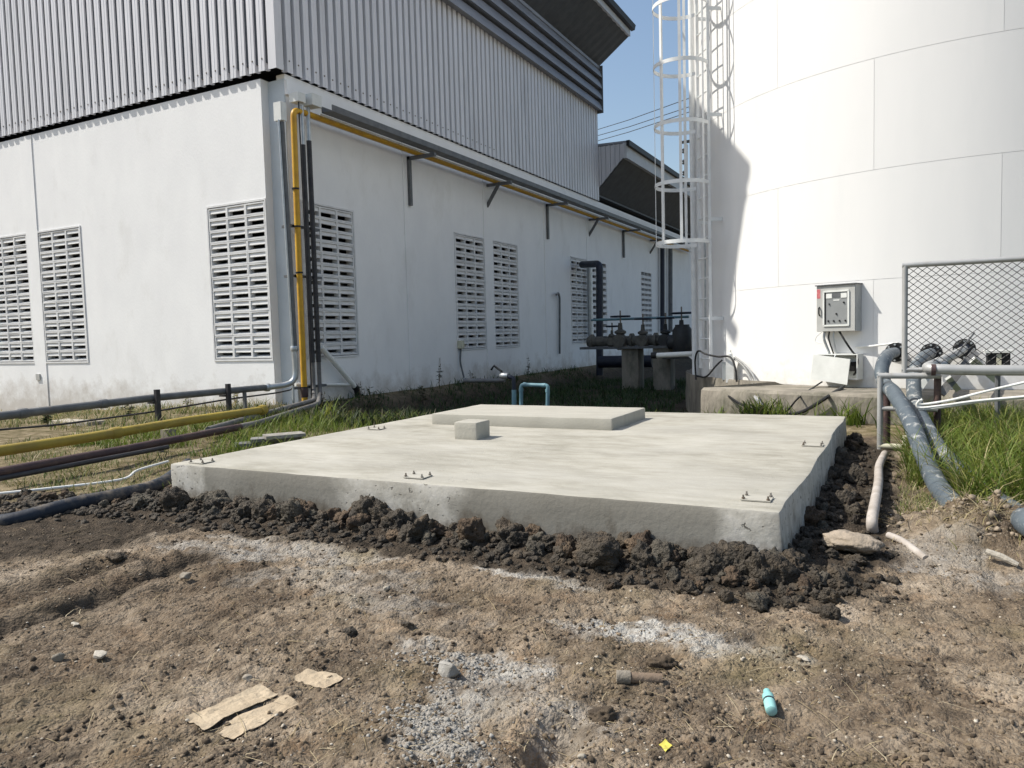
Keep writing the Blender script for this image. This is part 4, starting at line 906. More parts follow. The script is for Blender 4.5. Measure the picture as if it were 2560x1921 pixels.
# standpipe on the wall
pipe('wall_standpipe', [WX(1399, 885, -8.38), WX(1399, 745, -8.38), WX(1396, 733, -8.38), WX(1391, 737, -8.3)], .03, 'greypipe', 'thin grey standpipe with hooked top on the shaded wall', 'pipe', .05, 10)
# navy inverted L pipe
nv = thing('navy_pipe', WX(1497, 930, -7.5), 'dark navy pipe bent over in front of the far grille', 'pipe')
MB().tube(fillet([WX(1455, 662, -8.3), WX(1499, 660, -7.5), WX(1499, 930, -7.5)-Z*.1], .18), .10, 14).build('tube', 'navypipe', nv, True)
a = WX(1499, 905, -7.5); MB().tube([a-Vector((0, .05, 0)), a+Vector((1.5, .1, 0))], .17, 14).build('header', 'navypipe', nv, True)
MB().lathe(WX(1499, 848, -7.5), Z, [(0, .15), (.05, .15)], 14).build('flange', 'navypipe', nv, True)
pipe('silver_wall_pipe', [WX(1474, 665, -8.3), WX(1476, 855, -8.3)], .07, 'galv', 'pale silver pipe clamped beside the navy pipe')
for k, (x, lab) in enumerate(((1656, 'left of two grey downpipes at the far end of the shaded wall'), (1676, 'right of two grey downpipes at the far end of the shaded wall'))): pipe('downpipe', [WX(x, 600, -8.3), WX(x, 830, -8.3)], .09, 'greypipe' if k else 'navypipe', lab)
# valve manifold
MY = 17.0
mp = thing('valve_manifold', WY(1500, 850, MY), 'dirty steel manifold pipe carrying valves behind the slab', 'pipe')
mz = WY(1600, 852, MY).z; mx0, mx1 = WY(1470, 850, MY).x, WY(1724, 850, MY+.3).x
MB().tube([(mx0, MY, mz), (mx1, MY, mz)], .12, 14).build('header', 'valve', mp, True)
for px_ in (1480, 1528, 1580, 1640, 1690):
    x = WY(px_, 850, MY).x; MB().lathe((x, MY, mz), (1, 0, 0), [(-.03, .18), (.03, .18)], 14).build('flange', 'valve', mp, True)
MB().tube([(mx0, MY+.25, mz+.52), (mx1, MY+.25, mz+.52)], .03, 8).build('small_line', 'pvcblue', mp, True)
for k, (px_, s_, lab) in enumerate(((1535, .7, 'leftmost small gate valve on the manifold'), (1556, 1.15, 'tall gate valve second from the left on the manifold'), (1612, 1.0, 'gate valve in the middle of the manifold'), (1668, 1.0, 'gate valve second from the right on the manifold'), (1708, 1.2, 'large dark gate valve next to the white riser pipe'))):
    x = WY(px_, 850, MY).x; m_ = 'valve' if k < 3 else 'pump'
    t = thing('gate_valve', (x, MY-.1, mz), lab, 'valve', 'gate valves on the manifold')
    c = Vector((x, MY-.12, mz)); MB().lathe(c-Vector((0, .02, .18*s_)), Z, [(0, .06*s_), (.06*s_, .13*s_), (.25*s_, .13*s_), (.32*s_, .08*s_), (.34*s_, .12*s_), (.38*s_, .12*s_), (.42*s_, .05*s_), (.55*s_, .04*s_)], 12).build('body', m_, t, True)
    MB().tube([c+Z*.3*s_, c+Z*.62*s_], .018, 8).build('stem', 'steel', t, True)
    hb = MB().torus(c+Z*.50*s_, (0, 0, 1), .19*s_, .024, 20, 6)
    for a in range(4): e = Vector((math.cos(a*math.pi/2), math.sin(a*math.pi/2), 0)); hb.tube([c+Z*.50*s_, c+Z*.50*s_+e*.19*s_], .015, 6)
    hb.build('handwheel', 'navypipe', t, True)
    MB().lathe(c+Vector((0, -.02, 0)), (0, -1, 0), [(0, .09*s_), (.1*s_, .09*s_), (.11*s_, .14*s_), (.15*s_, .14*s_)], 12).build('flange', m_, t, True)
pu = thing('pump', (WY(1706, 850, MY-.3).x, MY-.3, mz-.4), 'black pump motor at the right end of the manifold', 'pump'); c = Vector((WY(1706, 850, MY-.3).x, MY-.3, mz))
MB().lathe(c+Vector((0, 0, -.28)), Z, [(0, .2), (.04, .22), (.5, .22), (.58, .16), (.62, .16)], 16).build('motor', 'pump', pu, True)
MB().lathe(c+Vector((-.35, 0, -.05)), (1, 0, 0), [(0, .10), (.05, .16), (.4, .16)], 14).build('casing', 'pump', pu, True)
MB().bb((c.x-.4, c.y-.22, mz-.42), (c.x+.25, c.y+.22, mz-.28)).build('base', 'pump', pu)
for k, px_ in enumerate((1582, 1660)):
    x = WY(px_, 900, MY).x; o = noisy_box('concrete_pier', x-.2, x+.2, MY-.22, MY+.22, -.6, mz-.13, .1, .01, 'plinth', 40+k); tag(o, ('concrete pier under the left part of the manifold', 'concrete pier under the right part of the manifold')[k], 'pier')
x0, x1 = WY(1640, 890, MY).x, WY(1725, 890, MY).x
o = MB().bb((mx0-.1, MY-.3, mz-.18), (mx1+.1, MY+.3, mz-.125)).build('manifold_shelf', 'greypipe', None); tag(o, 'steel shelf under the manifold valves', 'shelf')
# white horizontal pipe to the tank
wp = thing('white_feed_pipe', WY(1642, 889, 12.3), 'white horizontal pipe sticking out left of the tank on a bracket', 'pipe')
a, c = WY(1642, 889, 12.3), WY(1735, 882, 12.3); MB().tube([a, c+Vector((.5, 0, 0))], .042, 12).build('tube', 'pvcwhite', wp, True)
MB().tube([a+Vector((-.09, 0, 0)), a+Vector((.0, 0, 0))], .055, 12).build('end_collar', 'black', wp, True)
MB().prism([c+Vector((-.1, -.02, -.05)), c+Vector((.35, -.02, -.05)), c+Vector((.35, -.02, -.45))], (0, .03, 0)).build('bracket', 'ladderwhite', wp)
# black cable loops by the ladder foot
p1 = [T(1740, 950, .35), T(1738, 900, .35), T(1746, 878, .35), T(1765, 886, .3), T(1795, 892, .25), T(1825, 893, .2), T(1838, 920, .2), T(1842, 955, .2)]
o = MB().tube(spline(p1), .014, 8).build('black_cable', 'black', None, True); tag(o, 'black cable looping over the ladder foot to the white stub box', 'cable')
p1 = [T(1740, 940, .3), T(1765, 942, .28), T(1790, 915, .2), T(1806, 900, .12)]
o = MB().tube(spline(p1), .013, 8).build('black_cable', 'black', None, True); tag(o, 'short black cable curling left of the white stub box', 'cable')
sbx = thing('stub_box', T(1825, 955, .12), 'white plastic stub box with a tap on the tank plinth', 'box'); c = T(1826, 925, .12)
MB().box(c, (.11, .10, .36)).build('body', 'pvcwhite', sbx); MB().box(c+Vector((-.09, .04, -.02)), (.06, .06, .26)).build('side_box', 'galv', sbx)
MB().lathe(c+Z*.18, Z, [(0, .035), (.05, .035), (.07, .015), (.10, .015)], 10).build('tap', 'pvcwhite', sbx, True)
for k, pts in enumerate(([(1832, 895, .15), (1858, 915, .2), (1880, 955, .3), (1884, 985, .45), (1900, 1010, .55), (1930, 1038, .62)], [(1838, 893, .14), (1868, 918, .18), (1888, 950, .25), (1893, 990, .44), (1910, 1020, .55), (1936, 1040, .6)])):
    o = MB().tube(drape(pts), .014, 8).build('grey_cable', 'steelpipe', None, True); tag(o, ('upper grey cable drooping from the stub box over the plinth', 'lower grey cable drooping from the stub box over the plinth')[k], 'cable')
# power lines, distant pole
for k, (ya, yb) in enumerate(((338, 240), (352, 262), (365, 275))):
    a, c = WY(1450, ya, 70), WY(1740, yb, 55); o = MB().tube([a, a.lerp(c, .5)-Z*.12, c], .028, 6).build('power_cable', 'black', None, True); tag(o, ('uppermost', 'middle', 'lowest')[k]+' power cable crossing the sky behind the ladder', 'cable', 'power cables')
pole = thing('utility_pole', WY(1715, 815, 52), 'thin distant utility pole with insulators against the tank edge', 'pole')
a, c = WY(1716, 840, 52), WY(1716, 362, 52); MB().tube([a, c], .11, 8).build('shaft', 'pvcwhite', pole, True)
MB().bb((c.x-.35, c.y-.06, c.z+.1), (c.x+.3, c.y+.06, c.z+.28)).build('crossarm', 'black', pole)
for k in range(4): MB().lathe(c+Vector((-.15, -.2, -.6-k*.75)), Z, [(0, .06), (.08, .13), (.16, .06), (.24, .13), (.32, .05)], 8).build('insulator', 'black', pole)

# ================================================================== CONTROL CABINETS ON THE TANK
ca_ = math.atan2(T(2100, 770).y-TC.y, T(2100, 770).x-TC.x); cn = Vector((math.cos(ca_), math.sin(ca_), 0)); ct = Vector((-cn.y, cn.x, 0))
if ct.dot(RT) < 0: ct = -ct
DEP = .17; cl, cr = T(2041, 770, DEP), T(2138, 770, DEP); cw = (cr-cl).dot(ct); cz1, cz0 = T(2090, 713, DEP).z, T(2090, 829, DEP).z
cc = (cl+cr)/2; cc.z = (cz0+cz1)/2; ch = cz1-cz0; AX = (ct, cn, Z)
cab = thing('control_cabinet', cc-Z*ch/2-cn*DEP/2, 'grey control cabinet with gauges and buttons mounted on the white tank', 'cabinet')
def cb(name, u, v_, w_, h_, n0, n1, mat, par=cab, lab=None):
    o = MB().box(cc+ct*u+Z*v_+cn*((n0+n1)/2), (w_, n1-n0, h_), AX).build(name, mat, par)
    if lab: o['label'] = lab
    return o
cb('body', 0, 0, cw, ch, -DEP, -.012, 'cabinet')
cb('rain_hood', 0, ch/2+.006, cw*1.05, .012, -DEP-.01, .02, 'greypipe')
dr = cb('door', 0, 0, cw*.985, ch*.985, -.0115, .0, 'cabinet')
f_ = .30
for u, v_, w_, h_ in ((-cw*.30, -.0, .02, ch*.74), (cw*.34, 0, .02, ch*.74), (cw*.02, ch*.37, cw*.66, .02), (cw*.02, -ch*.37, cw*.66, .02)): cb('window_frame', u, v_, w_, h_, .0, .014, 'boxwhite', dr)
cb('panel', cw*.02, 0, cw*.62, ch*.72, .0002, .003, 'panelgrey', dr)
cb('gasket', -cw*.262, 0, .018, ch*.72, .0032, .006, 'black', dr)
for u in (-.16, .22): cb('gauge', cw*u, ch*.27, cw*.15, ch*.10, .003, .009, 'boxwhite', dr)
cb('meter', cw*.03, ch*.28, cw*.2, ch*.09, .003, .007, 'greypipe', dr)
cb('name_plate', cw*.03, ch*.175, cw*.16, ch*.025, .003, .006, 'boxwhite', dr)
for u, v_, m_ in ((-.16, .1, 'greypipe'), (.22, .12, 'black'), (.03, -.12, 'black'), (-.18, -.27, 'black'), (-.04, -.27, 'black'), (.11, -.27, 'black'), (.26, -.27, 'black')):
    MB().lathe(cc+ct*cw*u+Z*ch*v_+cn*.003, cn, [(0, .011), (.008, .011), (.009, .007), (.016, .007)], 8).build('button', m_, dr)
MB().tube([cc-ct*cw*.42+Z*.02+cn*.002, cc-ct*cw*.41+Z*.01+cn*.025, cc-ct*cw*.41-Z*.06+cn*.025, cc-ct*cw*.42-Z*.08+cn*.002], .009, 8).build('handle', 'black', dr, True)
cb('sticker', -cw*.44, ch*.33, cw*.09, ch*.2, .0004, .0014, 'red', dr)
cb('mount_strip', cw*.47, -.12, .022, ch*1.5, -DEP-.03, -DEP-.002, 'galv')
# lower open cabinet
lc = T(2100, 922, .085); lw_ = .50; lh = .31; lc.z = T(2100, 885, .08).z-lh/2
lo = thing('open_cabinet', lc-Z*lh/2, 'small white cabinet below the control cabinet with its door hanging open', 'cabinet')
for u, v_, w_, h_ in ((0, lh/2-.006, lw_, .012), (0, -lh/2+.006, lw_, .012), (-lw_/2+.006, 0, .012, lh-.024), (lw_/2-.006, 0, .012, lh-.024)): MB().box(lc+ct*u+Z*v_, (w_, .16, h_), AX).build('side_panel', 'boxwhite', lo)
MB().box(lc-cn*.073, (lw_-.026, .012, lh-.026), AX).build('back_panel', 'boxwhite', lo)
for k, u in enumerate((.02, .09, .15)): MB().box(lc+ct*u-cn*.03+Z*.0, (.05, .06, .11), AX).build('breaker', 'black', lo)
da = math.radians(7); du = ct*math.cos(da)-Z*math.sin(da); dv = Z*math.cos(da)+ct*math.sin(da); dn = (cn*.98-ct*.2).normalized()
MB().box(lc-ct*.05+cn*.15-Z*.03, (.46, .010, .31), (du, dn, dv)).build('door', 'boxwhite', lo)
MB().tube([lc-ct*.02+cn*.08+Z*.14, lc-ct*.015+cn*.15+Z*.08], .008, 6).build('stay', 'boxwhite', lo)
for k, (u0, u1) in enumerate(((-.13, -.14), (-.085, -.09), (-.04, -.05))):
    o = MB().tube(spline([cc+ct*u0*1.3-Z*ch/2-cn*.07, cc+ct*u0*1.3-Z*(ch/2+.1)-cn*.06, lc+ct*u1+Z*lh/2-cn*.02]), .009 if k else .015, 8).build('cabinet_cable', 'black' if k == 1 else 'galv', None, True); tag(o, ('grey conduit at the left under the control cabinet', 'black cable in the middle under the control cabinet', 'thin grey conduit at the right under the control cabinet')[k], 'cable')
o = MB().tube(spline([cc-Z*ch/2-cn*.06+ct*.02, cc+ct*.12-Z*(ch/2+.12), lc+ct*.16+Z*.19+cn*.03, lc+ct*.24+Z*.1+cn*.06, lc+ct*.22-Z*.05+cn*.05, lc+ct*.17-Z*.1]), .012, 8).build('black_cable', 'black', None, True); tag(o, 'black cable looping round the right side of the open cabinet', 'cable')
o = MB().tube(spline([cc-ct*.17-Z*ch/2, cc-ct*.24-Z*(ch/2+.06), cc-ct*.25-Z*(ch/2+.12), cc-ct*.16-Z*(ch/2+.15)]), .006, 8).build('white_cable', 'pvcwhite', None, True); tag(o, 'thin white cable loop left below the control cabinet', 'cable')
for k, pts in enumerate(([(2108, 968, .1), (2080, 985, .35), (2050, 1005, .46), (2010, 1028, .52), (1975, 1036, .6), (1945, 1036, .62)], [(2055, 955, .1), (2000, 992, .44), (1975, 1020, .5), (1960, 1036, .6)], [(1795, 975, .40), (1820, 990, .45), (1850, 1010, .5), (1890, 1030, .6)])):
    o = MB().tube(drape(pts), (.020, .010, .013)[k], 8).build('black_cable', 'black', None, True); tag(o, ('thick black cable sagging from the open cabinet to the slab edge', 'thin black cable dropping from the open cabinet over the plinth', 'dark cable lying over the left end of the plinth')[k], 'cable')
o = MB().tube(spline([T(2140, 868, .02), T(2175, 866, .06), T(2210, 862, .1), T(2245, 858, .12)]), .012, 8).build('white_cable', 'pvcwhite', None, True); tag(o, 'thin white pipe running right from the cabinets to the flanges', 'pipe')

# ================================================================== FENCE, RACK, HOSES AT RIGHT
FY = 6.685; F0 = G(2200, 1125)
rk = thing('pipe_rack', (F0.x, FY, 0), 'grey welded pipe rack standing right of the slab', 'rack')
rz = WY(2200, 940, FY).z; xA = F0.x; xB = WY(2345, 940, FY).x
MB().tube([(xA, FY, -.06), (xA, FY, rz)], .023, 12).build('post', 'steelpipe', rk, True)
MB().tube([(xB, FY+.05, -.06), (xB, FY+.05, rz)], .026, 12).build('post', 'brownpipe', rk, True)
MB().tube([(xA-.015, FY, rz), (xB+.02, FY, rz)], .023, 12).build('rail', 'steelpipe', rk, True)
z1 = WY(2210, 1022, FY).z; MB().tube([(xA, FY, z1), (xB, FY, z1)], .02, 12).build('rail', 'steelpipe', rk, True)
z2 = WY(2230, 1122, FY).z; MB().tube(fillet([(xA-.01, FY, max(z2, .03)), (WY(2264, 1122, FY).x, FY, max(z2, .03)), (WY(2264, 1122, FY).x, FY, .12)], .03), .024, 12).build('rail', 'cream', rk, True)
MB().tube([WY(2217, 945, FY+.25), (WY(2217, 945, FY+.25).x, FY+.25, -.05)], .03, 10).build('post', 'brownpipe', rk, True)
fe = thing('chain_link_fence', (.03, FY+.08, rz), 'grey framed chain link fence panel in front of the tank', 'fence')
fy = FY+.075; fx0 = WY(2262, 800, fy).x; fz1 = WY(2262, 664, fy).z; fz0 = rz+.045; fx1 = 3.6
MB().tube([(fx0, fy, fz0-.03), (fx0, fy, fz1)], .021, 12).build('post', 'steelpipe', fe, True)
MB().tube([(fx0-.02, fy, fz1), (fx1, fy, fz1-.005)], .021, 12).build('top_rail', 'steelpipe', fe, True)
MB().tube([(fx0-.02, fy, fz0), (fx1, fy, fz0)], .018, 12).build('bottom_rail', 'steelpipe', fe, True)
for x in (1.9, 3.58): MB().tube([(x, fy, -.1), (x, fy, fz1)], .021, 12).build('post', 'steelpipe', fe, True)
b = MB(); pw, phh = .062, .052; hgt = fz1-fz0; nd = int((fx1-fx0)/pw)+1
for s_ in (1, -1):
    k = -int(hgt/phh)-2
    while k < nd+int(hgt/phh)+2:
        xs_ = fx0+k*pw; slope = phh/pw*s_
        # line z = fz0 + slope*(x-xs_)  (s=1) or fz1-... clip
        za, zb_ = fz0, fz1; xa = xs_; xb_ = xs_+hgt/(phh/pw)
        if s_ < 0: za, zb_ = fz1, fz0
        A_ = Vector((xa, fy+.003*s_, za)); B_ = Vector((xb_, fy+.003*s_, zb_)); d_ = B_-A_
        t0 = max(0, (fx0-A_.x)/d_.x); t1 = min(1, (fx1-A_.x)/d_.x)
        if t1-t0 > .02: b.tube([A_+d_*t0, A_+d_*t1], .0025, 4, False)
        k += 1
tag(b.build('wire_mesh', 'wire', fe), kind='stuff')
# flanged outlets on the tank with blue-grey hoses
def flange_out(px_, py_, lab, r=.075):
    p = T(px_, py_); n_ = Vector((p.x-TC.x, p.y-TC.y, 0)).normalized(); t = thing('flanged_outlet', p, lab, 'outlet', 'flanged outlets on the tank')
    MB().tube([p-n_*.02, p+n_*.22], r*.8, 14).build('nozzle', 'navypipe', t, True)
    for d_ in (.12, .17): MB().lathe(p+n_*d_, n_, [(0, r*1.5), (.03, r*1.5)], 18).build('flange', 'black', t, True)
    for k in range(8):
        a = k*math.pi/4; e = Vector((-n_.y, n_.x, 0))*math.cos(a)+Z*math.sin(a); MB().lathe(p+n_*.10+e*r*1.22, n_, [(0, .012), (.125, .012)], 6).build('bolt', 'galv', t)
    return p+n_*.2
h1 = flange_out(2248, 880, 'black flanged tank outlet left of the fence post'); h2 = flange_out(2332, 882, 'black flanged tank outlet just right of the fence post'); h3 = flange_out(2410, 872, 'rusty flanged tank outlet farthest right')
def hose(name, pts, r, mat, lab, cat='hose', seg=14, n=8):
    o = MB().tube(spline(pts, n), r, seg).build(name, mat, None, True); return tag(o, lab, cat)
e1 = GG(2425, 1302, .02); 
hose('suction_hose', [h1, WY(2218, 890, 7.6), WY(2204, 925, 7.1), WY(2212, 960, 6.95), WY(2236, 985, 6.5), WY(2276, 1055, 6.05), WY(2310, 1140, 5.5), WY(2345, 1215, 5.0), WY(2388, 1268, 4.65), e1, e1+Vector((.12, -.15, -.06))], .057, 'hose', 'left of two muddy blue grey hoses dropping from the tank to the ground')
e2 = GG(2440, 1205, .03)
hose('suction_hose', [h2, WY(2308, 895, 7.9), WY(2287, 925, 7.4), WY(2284, 965, 7.1), WY(2290, 1015, 6.75), WY(2318, 1075, 6.2), WY(2362, 1142, 5.7), e2, GG(2510, 1265, .03), GG(2580, 1315, .03), GG(2650, 1350, .02)], .057, 'hose', 'right of two muddy blue grey hoses running into the green grass')
bg_ = thing('grey_delivery_pipe', h3, 'thick grey pipe running level in front of the fence bottom', 'pipe'); yb = FY-.12
MB().tube(fillet([h3, WY(2385, 888, 7.6), WY(2310, 922, yb), WY(2420, 926, yb), WY(2660, 928, yb)+Vector((.5, 0, 0))], .14, 8), .039, 14).build('tube', 'steelpipe', bg_, True)
c = WY(2328, 925, yb); MB().lathe(c, (1, 0, 0), [(0, .045), (.03, .045)], 14).build('clamp', 'brownpipe', bg_, True)
c = WY(2340, 915, 6.9); MB().lathe(c, (.6, .8, .1), [(0, .046), (.09, .046)], 14).build('coupling', 'steelpipe', bg_, True)
for k, (pts, lab) in enumerate((([(2300, 1000), (2292, 1012), (2302, 1020), (2360, 1014), (2440, 1003), (2580, 990), (2700, 975)], 'middle white plastic conduit in front of the grass at right'), ([(2306, 998), (2298, 1008), (2312, 1011), (2380, 1000), (2460, 980), (2580, 952), (2700, 925)], 'upper white plastic conduit rising to the right'), ([(2292, 1016), (2302, 1025), (2370, 1017), (2450, 1005), (2580, 993), (2700, 984)], 'lowest white plastic conduit in front of the grass at right'))):
    hose('white_conduit', [WY(x, y, FY-.22+.03*k) for x, y in pts], .0095, 'pvcwhite', lab, 'conduit', 8, 6)
hose('ground_hose', [GG(2212, 1135, .05), GG(2198, 1165, .06), GG(2196, 1205, .07), GG(2188, 1255, .07), GG(2180, 1300, .06), GG(2182, 1330, .0)], .026, 'dirtyhose', 'muddy pale pipe lying between the slab soil and the grass')
# stays and a lamp box behind the fence
lb_ = thing('yellow_lamp_box', WY(2495, 930, 7.4), 'small dark box with yellow front behind the fence', 'box'); c = WY(2495, 900, 7.4)
MB().box(c, (.16, .12, .13)).build('body', 'black', lb_); MB().box(c+Vector((.0, -.062, 0)), (.035, .01, .10)).build('front', 'cream', lb_); MB().box(c+Z*.07, (.2, .16, .02)).build('cap', 'boxwhite', lb_)
MB().tube([c-Z*.06, (c.x, c.y, -.05)], .02, 8).build('leg', 'greypipe', lb_)
# broken white boards and rods in the clutter between tank and fence
for k, (a, c, w_, lab) in enumerate((((2290, 985), (2345, 905), .05, 'white board leaning left in the clutter behind the rack'), ((2352, 985), (2440, 880), .07, 'grey board leaning in the clutter behind the fence'), ((2370, 945), (2395, 975), .05, 'small white board in the clutter behind the big pipe'), ((2430, 900), (2490, 950), .06, 'white plank sloping right behind the fence'))):
    A_, B_ = WY(*a, 7.5), WY(*c, 7.9); d_ = (B_-A_).normalized(); s2 = d_.cross(Vector((0, 1, 0))).normalized(); L_ = (B_-A_).length
    o = MB().box((A_+B_)/2, (L_, w_, .02), (d_, s2, d_.cross(s2))).build('loose_board', 'boxwhite' if k != 1 else 'plank', None); tag(o, lab, 'board')
A_, B_ = WY(2360, 925, 7.4), WY(2436, 832, 7.6); o = MB().tube([A_, B_], .008, 6).build('thin_rod', 'greypipe', None); tag(o, 'thin dark rod leaning up behind the fence', 'rod')
def s_clutter(): return random.uniform(.1, 1.7), random.uniform(7.6, 8.3)
scatter_stuff('debris', 'stone', 260, s_clutter, .02, .07, 1, 'broken stones and debris at the foot of the tank behind the fence', 'debris', .4, 2)

# ================================================================== LEFT GROUND ITEMS
hose('layflat_hose', [GG(-60, 1312, .01), GG(40, 1300, .012), GG(180, 1262, .03), GG(300, 1238, .035), GG(400, 1210, .02), GG(470, 1160, .02)], .046, 'hoseblue', 'dark blue hose lying along the grass left of the slab')
hose('white_ground_pipe', [GG(-60, 1240, .02), GG(120, 1222, .03), GG(300, 1200, .035), GG(345, 1176, .05), GG(420, 1154, .05)], .010, 'pvcwhite', 'thin white pipe lying on the grass left of the slab', 'pipe', 8)
for k, (x, y, w_, l_, a, dz, lab, m_) in enumerate(((690, 1108, .16, .55, .9, .06, 'lowest dark board in the stack by the left slab edge', 'plank'), (715, 1098, .18, .45, .75, .10, 'middle grey board in the stack by the left slab edge', 'plank'), (735, 1090, .20, .35, .95, .14, 'top pale board in the stack by the left slab edge', 'rubble'))):
    c = G(x, y, dz); u = Vector((math.cos(a), math.sin(a), 0)); o = MB().box((c.x-.12, c.y, dz), (l_, w_, .03), (u, Vector((-u.y, u.x, 0)), Z)).build('loose_board', m_, None); tag(o, lab, 'board')
c = G(200, 1062, 0); o = noisy_box('concrete_block', c.x-.5, c.x+.3, c.y-.1, c.y+.15, -.2, .05, .07, .02, 'stonepale', 77); tag(o, 'pale concrete strip half buried in the grass by the left wall', 'block')

# ================================================================== VEGETATION
def clumpy(n, x0, x1, y0, y1, keep, sc=2.2, thr=-.05, seed=0):
    r = np.random.default_rng(seed+100); out = np.zeros((0, 2))
    while len(out) < n:
        q = np.stack([r.uniform(x0, x1, 6000), r.uniform(y0, y1, 6000)], 1); d = fbm(np.stack([q[:, 0]*sc, q[:, 1]*sc, q[:, 0]*0+seed], 1), 3)
        q = q[(d > thr+.25*(r.random(6000)-.5)) & keep(q[:, 0], q[:, 1])]; out = np.concatenate([out, q])
    return out[:n]
def far_tank(x, y): return np.hypot(x-TC.x, y-TC.y) > np.where(x < -2.6, TR+.4, TR+1.55)
kr = lambda x, y: (x > .06+.12*np.sin(y*3)) & far_tank(x, y) & (np.hypot(x-MOUND.x, y-MOUND.y) > .33) & (y > 4.75-.35*x) & ((x > .3) | (y > 5.2))
blades('tall_grass', clumpy(26000, .05, 3.4, 4.0, 8.3, kr, 2.4, -.28, 1), .10, .40, .0075, .85, 'grassgreen', 'tall bright green grass right of the slab below the fence', 'grass', seed=1)
blades('tall_grass', clumpy(1800, .0, .6, 4.2, 6.5, lambda x, y: (x > -.02) & (np.hypot(x-MOUND.x, y-MOUND.y) > .3), 5, .0, 2), .03, .10, .005, 1.0, 'grassdry', 'short dry grass at the edge of the tall green grass', 'grass', seed=2)
inwall = lambda x, y: ((x > -8.35) | (y < 8.75)) & ~((x > SX0-.12) & (y < SY1+.2))
blades('shade_grass', clumpy(15000, -8.3, -1.9, 9.3, 20, lambda x, y: inwall(x, y) & far_tank(x, y), 1.2, -.2, 3), .06, .20, .012, .8, 'grassshade', 'dark green grass in the shade between warehouse and tank', 'grass', seed=3)
blades('shade_grass', clumpy(1500, -4.6, -1.2, 7.2, 9.2, lambda x, y: inwall(x, y) & far_tank(x, y), 2, -.1, 4), .03, .09, .008, .9, 'grassshade', 'dark grass strip directly behind the slab', 'grass', seed=4)
kl = lambda x, y: ((y < 8.78) | (x > -8.3)) & (slabdist(x, y) > .12) & (x < SX0-.1+.0*y)
blades('dry_grass', clumpy(16000, -8.4, -4.3, 3.1, 8.6, lambda x, y: kl(x, y) & (x < -4.35-.25*np.maximum(0, 4.2-y)), 2.6, -.06, 5), .02, .11, .006, 1.0, 'grassdry', 'dry yellowish grass around the ground pipes at left', 'grass', seed=5, tint=np.random.default_rng(55).random(16000)**1.6)
blades('dry_grass', clumpy(6000, -14, -7.6, 5.5, 8.75, kl, 1.6, .06, 6), .04, .2, .009, .9, 'grassdry', 'dry weeds along the foot of the sunlit wall', 'grass', seed=6)
blades('green_tufts', clumpy(3600, -7.6, -4.35, 4.6, 7.2, kl, 1.8, .02, 7), .06, .24, .008, .8, 'grassgreen', 'green grass tufts between the ground pipes and the slab', 'grass', seed=7, tint=rng.random(3600)*.6)
blades('dark_weeds', clumpy(6500, -8.0, -4.2, 6.6, 9.4, lambda x, y: kl(x, y) & (y > 6.7+.35*(x+4.2)**2*.0), 1.8, -.12, 8), .08, .30, .014, .7, 'weedleaf', 'dark leafy weeds between the wall corner and the back of the slab', 'weeds', seed=8)
_a = np.radians(np.random.default_rng(77).uniform(PEND-14, PEND+42, 2600)); _r = TR+1.58+np.abs(np.random.default_rng(78).normal(0, .10, 2600)); _P = np.stack([TC.x+_r*np.cos(_a), TC.y+_r*np.sin(_a)], 1)
_P = _P[(fbm(np.stack([_P[:, 0]*3, _P[:, 1]*3, _P[:, 0]*0], 1), 2) > -.02) & (_P[:, 1] > SY1+.2)]
blades('plinth_weeds', _P, .10, .36, .013, .6, 'grassgreen', 'green weeds growing along the foot of the tank plinth', 'weeds', seed=9, tint=np.random.default_rng(79).random(len(_P))*.7)
# tufts as single plants
def tuft(px_, py_, n, h, w_, mat, label, name='grass_tuft', lean=.9, seed=0, cat='grass tuft', rad=.05, pos=None):
    p = pos or G(px_, py_); r = np.random.default_rng(seed); P = np.stack([p.x+r.normal(0, rad, n), p.y+r.normal(0, rad, n)], 1)
    o = blades(name, P, h*.45, h, w_, lean, mat, label, cat, seed=seed); del o['kind']; return o
tuft(815, 1062, 70, .42, .014, 'grassgreen', 'leafy green tuft leaning over the slab left edge', seed=11, rad=.09)
tuft(2470, 1250, 120, .42, .008, 'grassgreen', 'long bladed grass tuft hanging over the right hose', seed=12, lean=1.3, rad=.07)
tuft(2520, 1180, 120, .5, .009, 'grassgreen', 'tallest bright grass tuft at the right edge', seed=13, lean=1.0, rad=.1)
tuft(2300, 1205, 60, .17, .006, 'grassdry', 'small yellow green tuft beside the left hose', seed=14, rad=.05)
tuft(1880, 1008, 110, .34, .022, 'weedleaf', 'dark weed hanging on the plinth below the grey cables', seed=15, rad=.08, pos=T(1880, 1040, 1.66))
tuft(1765, 1020, 110, .22, .014, 'grassgreen', 'yellowish weed at the left end of the plinth', seed=18, rad=.14, pos=T(1775, 1035, 1.7))
tuft(1960, 1020, 60, .14, .012, 'grassdry', 'small dry weed at the foot of the plinth', seed=19, rad=.1, pos=T(1965, 1040, 1.62))
tuft(420, 1115, 90, .16, .006, 'grassdry', 'dry grass tuft hanging over the purple brown pipe', seed=16, rad=.09)
tuft(590, 1100, 80, .2, .007, 'grassgreen', 'green tuft in front of the grey ducts', seed=17, rad=.1)
